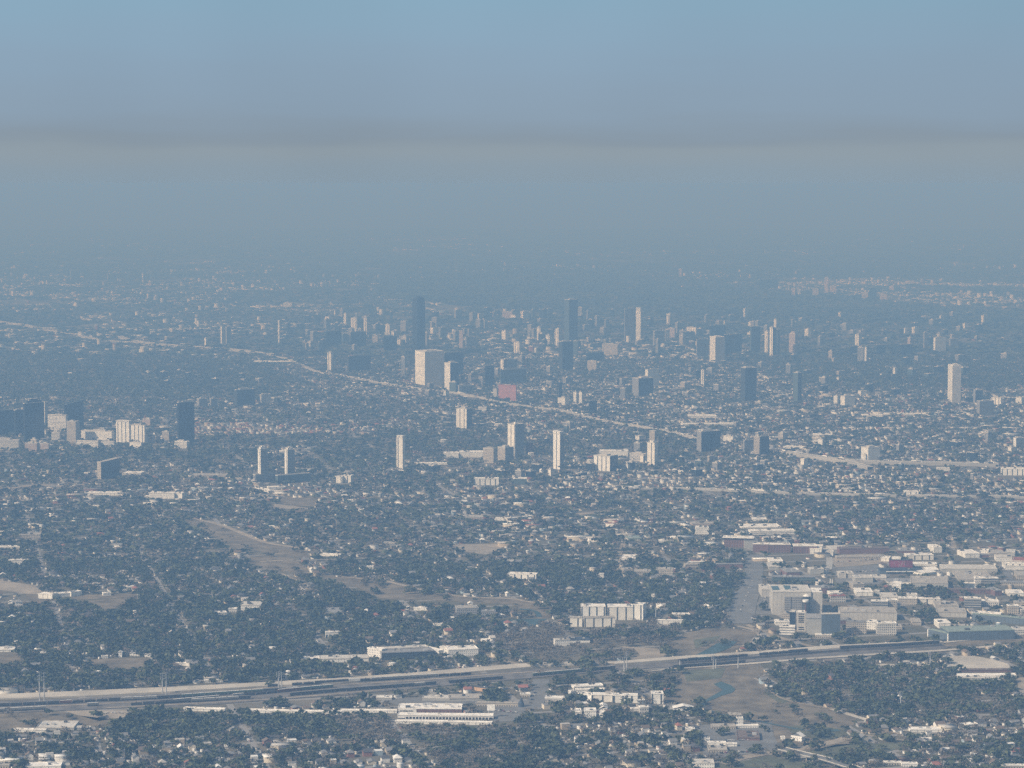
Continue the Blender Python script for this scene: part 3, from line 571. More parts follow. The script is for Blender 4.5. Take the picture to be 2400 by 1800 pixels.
# ================================================================== the buildings
ot, at, hb = ('office_tower', 'tower'), ('apartment_tower', 'tower'), ('hospital_block', 'building')
X = 'X'   # plain photo pixels
TW = [
# --- medical district at the far edge
(X, -40, -38, 33, 966, 1022, 'glass_dark', ot, 'dark glass block cut by the frame edge beside a thin white fin', {}),
(X, 33, 37, 58, 962, 1024, 'glass_dark', ot, 'narrow dark glass tower with a thin sunlit white edge', {}),
(X, 56, 59, 104, 936, 1036, 'glass_dark', ot, 'tallest dark glass tower of the medical district, pale box on its roof', dict(crown='setback', roof='roof_white')),
(X, 101, 106, 114, 944, 1000, 'pale', ot, 'slim pale tower squeezed behind the tallest dark medical tower', {}),
(X, 113, 155, 160, 974, 1010, 'white_band', hb, 'pale framed block with a dark banded front between two dark towers', dict(phi=60)),
(X, 157, 178, 187, 989, 1038, 'tan', hb, 'tan tower with a cut top in front of the slanted glass tower', dict(phi=60)),
(X, 150, 152, 196, 950, 1008, 'glass_dark', ot, 'dark glass tower with a sloped wedge top in the medical district', dict(crown='wedge', roof='glass_blue')),
(X, 121, 140, 144, 1014, 1036, 'pale', hb, 'small pale block at the foot of the framed block', dict(phi=66)),
(X, -30, 44, 47, 1032, 1056, 'pale', hb, 'long pale low block at the frame edge below dark glass towers', dict(phi=70)),
(X, 59, 86, 92, 1040, 1058, 'pink', hb, 'pinkish brick low block below the tallest medical tower', dict(phi=66)),
(X, 94, 114, 116, 1040, 1058, 'pink', hb, 'second pinkish brick low block, shorter one nearer the tan tower', dict(phi=66)),
(X, 191, 262, 268, 1012, 1036, 'white', hb, 'wide white hospital block with rooftop frames', dict(phi=60)),
(X, 180, 230, 234, 1035, 1051, 'white_band', hb, 'white podium block under the wide hospital block, nearer the tan tower', dict(phi=60, pent=0)),
(X, 237, 267, 270, 1036, 1051, 'white_band', hb, 'white podium block under the wide hospital block, nearer the white twins', dict(phi=60, pent=0)),
(X, 273, 303, 309, 986, 1038, 'white_stripe', hb, 'bright white tower with a stepped cap and dark upright stripes', dict(phi=60, crown='cap')),
(X, 307, 339, 343, 998, 1040, 'white_stripe', hb, 'white striped block joined to the stepped white tower', dict(phi=60)),
(X, 304, 331, 334, 1038, 1050, 'white', hb, 'small white base block below the white striped pair', dict(phi=60, pent=0)),
(X, 334, 352, 362, 983, 997, 'pink', hb, 'pinkish roofed block behind the white striped pair', dict(phi=60)),
(X, 380, 396, 399, 1013, 1038, 'tan', hb, 'small tan block between striped pair and dark glass tower', dict(phi=66)),
(X, 416, 420, 456, 944, 1044, 'glass_dark', ot, 'lone dark glass tower at the end of the medical district', {}),
(X, 409, 438, 445, 1036, 1052, 'white_band', hb, 'low white block at the foot of the lone dark glass tower', dict(phi=62, roof='roof_white')),
('A', 1275, 1292, 1345, 928, 988, 'grey', ot, 'squat grey block with pale edge, first of three on the wooded rise', {}),
('A', 1358, 1368, 1410, 928, 985, 'grey', ot, 'smaller squat grey block, second of three on the wooded rise', {}),
('A', 1520, 1537, 1652, 870, 978, 'glass', ot, 'broad dark block with a pale sunlit side on the wooded rise', {}),
('A', 1678, 1694, 1758, 900, 970, 'pale', ot, 'pale grey block beside the broad dark block', {}),
('A', 1670, 1690, 1737, 1232, 1468, 'white_stripe', at, 'slim pale blue apartment tower of a twin pair, nearer the wedge office', dict(phi=24, crown='setback', mat2='grey_band')),
('A', 1843, 1864, 1911, 1238, 1450, 'white_stripe', at, 'slim pale blue apartment tower of a twin pair, on the long podium', dict(phi=24, crown='setback', mat2='grey_band')),
('A', 1786, 1800, 2012, 1425, 1478, 'glass_green', ('podium_block', 'building'), 'long pale green podium under the second slim twin tower', dict(pent=0, phi=27)),
('A', 1640, 1655, 1784, 1420, 1472, 'grey_band', ('podium_block', 'building'), 'grey parking podium under the first slim twin tower', dict(pent=0)),
('A', 1428, 1438, 1456, 460, 580, 'cream_stripe', at, 'pale narrow tower, taller of a tight far pair beyond the freeway', {}),
('A', 1462, 1470, 1498, 462, 582, 'grey', at, 'greyish narrow tower tight behind the pale narrow tower', {}),
('A', 1325, 1337, 1348, 533, 588, 'cream_stripe', at, 'small pale tower beside the tight far pair', {}),
('A', 1802, 1811, 1816, 418, 568, 'white', at, 'lone thin white tower like a needle far beyond the freeway', dict(pent=0)),
('A', 2122, 2146, 2163, 628, 752, 'cream_stripe', at, 'pale tower beside the freeway below the dark blocks', {}),
('A', 1990, 2014, 2030, 558, 602, 'pale', ot, 'small pale block before the needle tower and the dark blocks', {}),
('A', 1836, 1890, 1902, 304, 336, 'white_band', ot, 'very far pale slab standing alone above the needle tower', {}),
('A', 922, 927, 931, 108, 184, 'white', ('mast_tower', 'tower'), 'thin far white mast high in the haze', dict(pent=0)),
('A', 300, 306, 316, 160, 195, 'white', ot, 'tiny far white block in the haze at the frame edge side', {}),
('A', 455, 460, 520, 98, 165, 'grey', ot, 'faint far grey tower fading into the haze, first of two', {}),
('A', 695, 700, 760, 118, 170, 'grey', ot, 'faint far grey tower fading into the haze, second of two', {}),
# --- uptown cluster
('A', 2110, 2114, 2214, 488, 596, 'glass_dark', ot, 'dark wide block at the near end of the uptown skyline', {}),
('B', 62, 98, 108, 402, 520, 'cream_stripe', ot, 'pale slab leg of the arched tower, wider half', dict(phi=64)),
('B', 145, 164, 170, 402, 522, 'cream_stripe', ot, 'pale slab leg of the arched tower, narrow half', dict(phi=64)),
('B', 98, 100, 146, 412, 510, 'grey_band', ot, 'grey recessed centre of the arched pale tower', dict(phi=27, pent=0)),
('B', 60, 64, 162, 494, 596, 'glass_dark', ot, 'dark glass block in front of the arched pale tower', {}),
('B', 286, 312, 322, 444, 522, 'cream_stripe', at, 'pale tower with white base between arched and black towers', {}),
('B', 274, 278, 362, 520, 622, 'glass_dark', ot, 'dark block in front of the pale tower with white base', {}),
('B', 388, 420, 440, 520, 584, 'pale', ot, 'pale rounded block just before the black tapered tower', {}),
('B', 200, 236, 246, 520, 572, 'tan', ot, 'tan stepped block beside the arched tower', {}),
('B', 46, 50, 192, 650, 754, 'glass_dark', ot, 'wide black glass block near the freeway in uptown', {}),
('B', 388, 413, 418, 655, 778, 'grey_band', ot, 'narrow grey tower next to the big pale slab', dict(phi=60)),
('B', 700, 742, 750, 820, 884, 'glass_green', ot, 'pale green squat block by the freeway below the white tower', dict(phi=50)),
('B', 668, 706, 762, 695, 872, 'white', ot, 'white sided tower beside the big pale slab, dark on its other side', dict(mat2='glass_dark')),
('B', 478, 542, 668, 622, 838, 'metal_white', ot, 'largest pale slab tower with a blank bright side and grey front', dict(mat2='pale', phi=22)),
('B', 666, 670, 792, 628, 790, 'glass_dark', ot, 'dark tower tight behind the largest pale slab', {}),
('B', 756, 764, 852, 843, 892, 'grey', ot, 'low grey block by the freeway next to the green squat block', {}),
('B', 820, 842, 850, 768, 828, 'grey_band', ot, 'small grey tower behind the low grey block', {}),
('B', 930, 934, 992, 712, 854, 'glass_dark', ot, 'dark slim tower between the slab and the red block', {}),
('B', 895, 915, 922, 788, 862, 'grey', at, 'thin grey tower just before the dark slim tower', {}),
('B', 1030, 1050, 1140, 673, 756, 'white_stripe', ot, 'pale tower with grey side behind the dark green block', dict(mat2='grey_band')),
('B', 1030, 1034, 1202, 740, 832, 'glass_green', ot, 'wide dark green block behind the red block', {}),
('B', 1018, 1132, 1138, 840, 938, 'red', ot, 'only red block, beside the freeway below uptown', dict(phi=66, roof='roof_red')),
('B', 984, 1008, 1014, 868, 922, 'pale', ot, 'small pale block hugging the red block', dict(phi=55)),
('B', 763, 786, 790, 485, 602, 'pink', at, 'pinkish slim tower beyond the largest pale slab', {}),
('B', 803, 810, 872, 528, 594, 'grey', ot, 'grey block beyond the pinkish slim tower', {}),
('B', 538, 556, 568, 500, 594, 'grey_band', at, 'grey tower touching the black tapered tower', {}),
('B', 975, 1000, 1008, 364, 404, 'pink', ot, 'small far pink tower in the haze, the narrower of a pair', {}),
('B', 1042, 1108, 1116, 364, 412, 'pink', ot, 'small far pink block in the haze, the wider of a pair', {}),
('B', 1266, 1290, 1294, 464, 562, 'cream_stripe', at, 'cream slim tower west of the pale blue glass tower', dict(phi=62)),
('B', 1322, 1348, 1362, 514, 584, 'white_stripe', at, 'white short tower before the cream slim tower', {}),
('B', 1384, 1408, 1432, 474, 590, 'cream_stripe', at, 'cream tower next to the pale blue glass tower', {}),
('B', 1250, 1262, 1266, 596, 644, 'white', at, 'tiny white tower below the cream slim tower', {}),
('B', 1444, 1476, 1532, 284, 600, 'glass_blue', ot, 'tall pale blue glass tower, second tallest of uptown', dict(mat2='glass')),
('B', 1410, 1432, 1502, 556, 748, 'glass', ot, 'dark glass tower with pale edge below the pale blue tower', dict(mat2='glass_dark')),
('B', 1500, 1530, 1536, 552, 652, 'glass_green', at, 'pale green slim tower beside the dark glass tower', {}),
('B', 1834, 1838, 1926, 342, 566, 'grey', ot, 'broad grey slab tower with a plain shaded face', dict(pent=.6)),
('B', 1908, 1938, 1946, 334, 568, 'white', at, 'thin white edged tower touching the broad grey slab', dict(crown='cap')),
('B', 2018, 2030, 2092, 486, 592, 'grey', ot, 'grey tower with one bright thin edge past the thin white edged tower', {}),
('B', 2036, 2052, 2068, 540, 646, 'grey_band', at, 'grey slim tower before the bright edged grey tower', {}),
('B', 2112, 2160, 2170, 470, 542, 'pink', ot, 'pinkish boxy tower beyond the grey slim tower', {}),
('B', 1594, 1652, 1658, 682, 752, 'tan', ot, 'tan cube shaped block in front of a dark low block', dict(phi=64)),
('B', 1588, 1592, 1702, 628, 692, 'glass_dark', ot, 'dark low block behind the tan cube shaped block', {}),
('B', 1688, 1790, 1804, 574, 654, 'tan', ot, 'wide tan block behind the dark low block', dict(phi=66)),
('B', 1884, 1926, 2022, 795, 908, 'grey', ot, 'grey block with dark side beyond the freeway', dict(mat2='glass_dark')),
('B', 1968, 1986, 2060, 738, 850, 'glass_dark', ot, 'dark block behind the grey block with dark side', dict(mat='white')),
('B', 1806, 1838, 1844, 858, 936, 'grey_band', at, 'grey slim block beside the grey block with dark side', {}),
('B', 1408, 1413, 1432, 818, 936, 'glass_dark', at, 'thin dark tower with white edge above white townhouses', {}),
('B', 1504, 1522, 1530, 884, 962, 'white', at, 'white narrow block, first upright of the white gate shape', dict(phi=60)),
('B', 1540, 1558, 1564, 884, 966, 'white', at, 'white narrow block, second upright of the white gate shape', dict(phi=60)),
('B', 1604, 1608, 1657, 940, 1022, 'glass_dark', ot, 'dark squat block beside the white gate shape', {}),
('B', 1402, 1450, 1480, 922, 966, 'white', at, 'white low block at the foot of the thin dark tower', dict(phi=60)),
# --- towers of the nearer belt
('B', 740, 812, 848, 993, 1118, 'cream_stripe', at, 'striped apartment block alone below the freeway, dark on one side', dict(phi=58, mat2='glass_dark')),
('B', 358, 398, 412, 1164, 1392, 'cream_stripe', at, 'lone cream apartment tower with dark centre stripe and roof slab', dict(phi=60, crown='cap', podium=(1.5, 5))),
('B', 1074, 1126, 1184, 1094, 1298, 'cream_stripe', at, 'striped cream tower with a dark side and a spike on its roof', dict(mat2='grey_band', crown='spike')),
('B', 1197, 1236, 1240, 1210, 1290, 'brick', at, 'small dark red block beside the spiked tower', dict(phi=66, roof='roof_white')),
('B', 1368, 1418, 1442, 1138, 1384, 'white_stripe', at, 'white striped tower on a grey base, thin slab on its roof', dict(phi=50, crown='cap', mat2='grey_band')),
('B', 918, 986, 1006, 1240, 1344, 'tan', at, 'tan block with a notched top before the spiked tower', dict(phi=60, crown='setback')),
('B', 1012, 1062, 1118, 1244, 1330, 'tan', at, 'tan and grey block next to the notched tan block', dict(mat2='grey')),
('B', 1630, 1742, 1792, 1300, 1396, 'grey_band', at, 'grey block with upright stripes among white townhouses', dict(mat='white_stripe', phi=60, mat2='glass')),
('B', 1978, 2030, 2054, 1198, 1360, 'cream_stripe', at, 'cream striped tower with a narrow crown beside the parkway', dict(phi=55, crown='setback')),
('B', 1996, 2030, 2044, 1136, 1230, 'tan', at, 'narrow tan tower directly behind the cream striped tower', dict(phi=55, crown='spike')),
('B', 1868, 1970, 1980, 1284, 1334, 'pale', at, 'low pale block joined to the cream striped tower', dict(phi=66)),
('B', 1894, 1934, 1950, 1214, 1268, 'grey', at, 'small grey block behind the low pale block', {}),
('C', 22, 86, 92, 464, 520, 'white_stripe', at, 'white striped slab far beyond the dark topped tower', dict(phi=66)),
('C', 176, 182, 278, 450, 540, 'glass_dark', ot, 'dark glass top standing behind the white sided tower', {}),
('C', 174, 211, 272, 527, 690, 'white', ot, 'white sided tower with a pale grey front and a low annex', dict(mat2='grey', roof='roof_white', phi=22)),
('C', 210, 268, 276, 638, 686, 'white', ot, 'low white annex at the foot of the white sided tower', dict(phi=66)),
('C', 88, 92, 166, 542, 664, 'grey', ot, 'grey tower beside the white sided tower', {}),
('C', 270, 276, 384, 510, 640, 'glass_dark', ot, 'dark glass group behind the white sided tower', {}),
('C', 436, 444, 502, 460, 630, 'glass_blue', ot, 'dark blue glass tower just before the trio of striped shafts', dict(mat2='glass_dark')),
('C', 530, 552, 562, 490, 640, 'cream_stripe', at, 'cream shaft, first of three striped towers standing tight together', {}),
('C', 560, 582, 604, 465, 648, 'white_stripe', at, 'tallest shaft in the middle of three striped towers', dict(mat2='glass')),
('C', 600, 616, 628, 480, 646, 'white_stripe', at, 'thin shaft, last of three striped towers standing tight together', dict(mat2='glass_dark')),
('C', 688, 728, 747, 490, 640, 'pink', at, 'pinkish striped tower next to the trio of shafts', dict(phi=55, crown='setback')),
('C', 1116, 1140, 1158, 510, 584, 'cream_stripe', at, 'pale tower behind the dark flat roofed block in the woods', {}),
('C', 1132, 1172, 1178, 595, 690, 'grey_band', at, 'grey striped tower in the woods, white edged twin half', {}),
('C', 1178, 1190, 1196, 592, 692, 'white', at, 'thin white tower joined to the grey striped tower', {}),
('C', 1084, 1088, 1132, 585, 645, 'glass_dark', ot, 'dark flat roofed block in the woods beside the striped tower', {}),
('C', 1254, 1258, 1314, 578, 646, 'glass_dark', ot, 'dark low block in the woods past the thin white tower', {}),
('C', 1408, 1416, 1486, 574, 654, 'glass_dark', ot, 'dark block with two bright edges in the woods', {}),
('C', 1456, 1474, 1492, 530, 582, 'pink', at, 'pinkish top rising behind the dark block with bright edges', {}),
('C', 1558, 1566, 1586, 496, 614, 'grey', at, 'slim grey tower past the dark block with bright edges', {}),
('C', 1624, 1636, 1704, 532, 632, 'tan', ot, 'tan rounded slab far in the woods', dict(mat='white')),
('C', 1724, 1734, 1784, 538, 604, 'grey', ot, 'grey block beside the tan rounded slab', {}),
('C', 668, 698, 708, 704, 778, 'grey_band', at, 'small grey block in woods above the pale green tower', {}),
('C', 376, 404, 478, 727, 940, 'glass', at, 'dark tower with pale green side, stepped lower half', dict(mat2='glass_dark')),
('C', 714, 746, 770, 758, 944, 'glass_green', at, 'pale green slim tower alone at the edge of the woods', dict(phi=50, mat2='glass_dark')),
('C', 1716, 1746, 1800, 710, 952, 'white', at, 'tall lone white tower before the wide dark woods', dict(mat2='pale', roof='roof_white', phi=18)),
('C', 1882, 1896, 1944, 870, 952, 'grey', at, 'dark block with a white edge past the lone white tower', dict(mat2='glass_dark')),
('C', 1904, 1924, 2014, 942, 1034, 'grey', at, 'grey wide block with a bright narrow side below dark woods', dict(mat2='grey_band')),
('C', 1998, 2062, 2072, 920, 970, 'white_stripe', at, 'white striped block behind the grey wide block', dict(phi=66)),
('C', 2158, 2196, 2216, 920, 966, 'white', at, 'white block at the far edge of the dark woods', dict(phi=60)),
('C', 978, 1002, 1014, 908, 964, 'white', at, 'white narrow block of a pair before the dark woods', {}),
('C', 1022, 1050, 1114, 910, 984, 'pale', at, 'pale wide block of a pair before the dark woods', dict(mat='white')),
('C', 944, 968, 974, 618, 672, 'tan', at, 'small tan block among low white roofs in the woods', dict(phi=60)),
('C', 118, 136, 144, 740, 846, 'white_stripe', at, 'thin white tower with dark half beyond the parkway woods', {}),
('C', 86, 90, 120, 742, 800, 'glass_dark', at, 'dark half joined to the thin white tower', {}),
('C', 90, 120, 244, 1140, 1270, 'glass', ot, 'broad dark office block with grey side among townhouses', dict(mat='grey', mat2='glass_dark')),
('C', 460, 497, 504, 1172, 1296, 'tan', at, 'tan slab beside a dark tower among townhouses', dict(phi=60)),
('C', 498, 504, 560, 1170, 1300, 'glass_dark', at, 'dark tower between the tan slab and a pale strip', {}),
('C', 390, 400, 460, 1196, 1284, 'grey', at, 'low grey block in front of the tan slab', {}),
('C', 1156, 1202, 1278, 1245, 1330, 'pale', ot, 'pale wide block above the curved freeway', dict(mat='white')),
('C', 1166, 1186, 1192, 1290, 1330, 'white', ot, 'small white block at the corner of the pale wide block', {}),
('C', 262, 326, 334, 1170, 1214, 'white', at, 'white low block beside the broad dark office block', dict(phi=64)),
('C', 876, 906, 914, 1190, 1236, 'white', at, 'small white block alone above the freeway bend', dict(phi=60)),
('C', 2142, 2160, 2216, 1182, 1256, 'grey', at, 'grey block with white edge by the frame border', dict(mat='white', mat2='grey_band')),
('C', 200, 232, 238, 836, 892, 'grey', at, 'small grey block with a white cap below the dark stub', dict(phi=50)),
# --- far westward town in the haze
('C', 918, 944, 950, 140, 250, 'pink', ot, 'faint pink tower, tallest of the far hazy town', dict(phi=55)),
('C', 952, 996, 1004, 196, 246, 'pink', ot, 'faint pink block touching the tallest far tower', {}),
('C', 706, 728, 734, 212, 262, 'pink', ot, 'faint pink block at the start of the far hazy town', {}),
('C', 746, 764, 770, 216, 256, 'pale', ot, 'faint pale block at the start of the far hazy town', {}),
('C', 1278, 1326, 1334, 250, 292, 'pink', ot, 'faint pink block low in the far hazy town', {}),
('C', 1338, 1368, 1376, 196, 232, 'pink', ot, 'faint pink block high in the far hazy town', {}),
('C', 1206, 1214, 1256, 205, 286, 'glass_dark', ot, 'faint dark tower in the far hazy town', {}),
('C', 492, 500, 618, 152, 215, 'glass_dark', ot, 'faint dark group at the near end of the far hazy town', {}),
('C', 840, 880, 890, 214, 262, 'tan', ot, 'faint tan block beside the tallest far tower', {}),
('C', 1160, 1200, 1206, 240, 284, 'tan', ot, 'faint tan block beside the faint dark tower', {}),
('B', 2186, 2206, 2214, 84, 134, 'pink', ot, 'faint small pink tower far out in the haze beyond the town', {}),
# --- middle ground
(X, 228, 237, 280, 1084, 1124, 'glass', ot, 'dark fronted office with a wedge shaped pale roof slope', dict(mat='tan', mat2='glass', crown='wedge', roof='roof_tan')),
]
_seen = {}
for (t, x0, xm, x1, yt, yb, mat, (nm, ct), lab, op) in TW:
    op = dict(op); mat = op.pop('mat', mat)
    tower(t, x0, xm, x1, yt, yb, mat, nm, ct, lab, **op)

def black_tower():                                  # the tapered black tower of uptown: shoulders, setbacks and a gabled top
    x0, x1, yt, yb = tx('B', 464), tx('B', 541), ty('B', 255), ty('B', 640)
    P = ground((x0 + x1) / 2, yb); k = mpp(P); W = (x1 - x0) * k * .78; h = height_at(P, yt)
    rot = R(30) - math.atan2(P.x, P.y); root = empty('office_tower', (P.x, P.y, 0), rot)
    tag(root, 'tall black glass tower with tapered top, tallest of the whole skyline', 'tower')
    def sq(q): a = W / 2 * q; return [(-a, -a), (a, -a), (a, a), (-a, a)]
    m = MB(); m.prism(sq(1), 0, h * .93, 'glass_dark', 'roof_dark'); m.build('wall', root)
    m = MB(); m.prism(sq(.86), h * .93, h * .965, 'glass_dark', 'roof_dark'); m.build('upper_tier', root)
    m = MB(); a = W / 2 * .6
    z0, z1 = h * .965, h
    m.prism(sq(.6), z0, z0 + 2, 'glass_dark'); z0 += 2
    for i in range(4):
        p = sq(.6); A, B = p[i], p[(i + 1) % 4]; m.face([(*A, z0), (*B, z0), (0, 0, z1)], 'glass_dark')
    m.build('pointed_roof', root)
    m = MB(); m.cyl(0, 0, .7, .3, z1 - 2, z1 + 8, 'steel', 6); m.build('beacon', root)
    footprint_clear((P.x, P.y), rot, sq(1.1), 10)
black_tower()

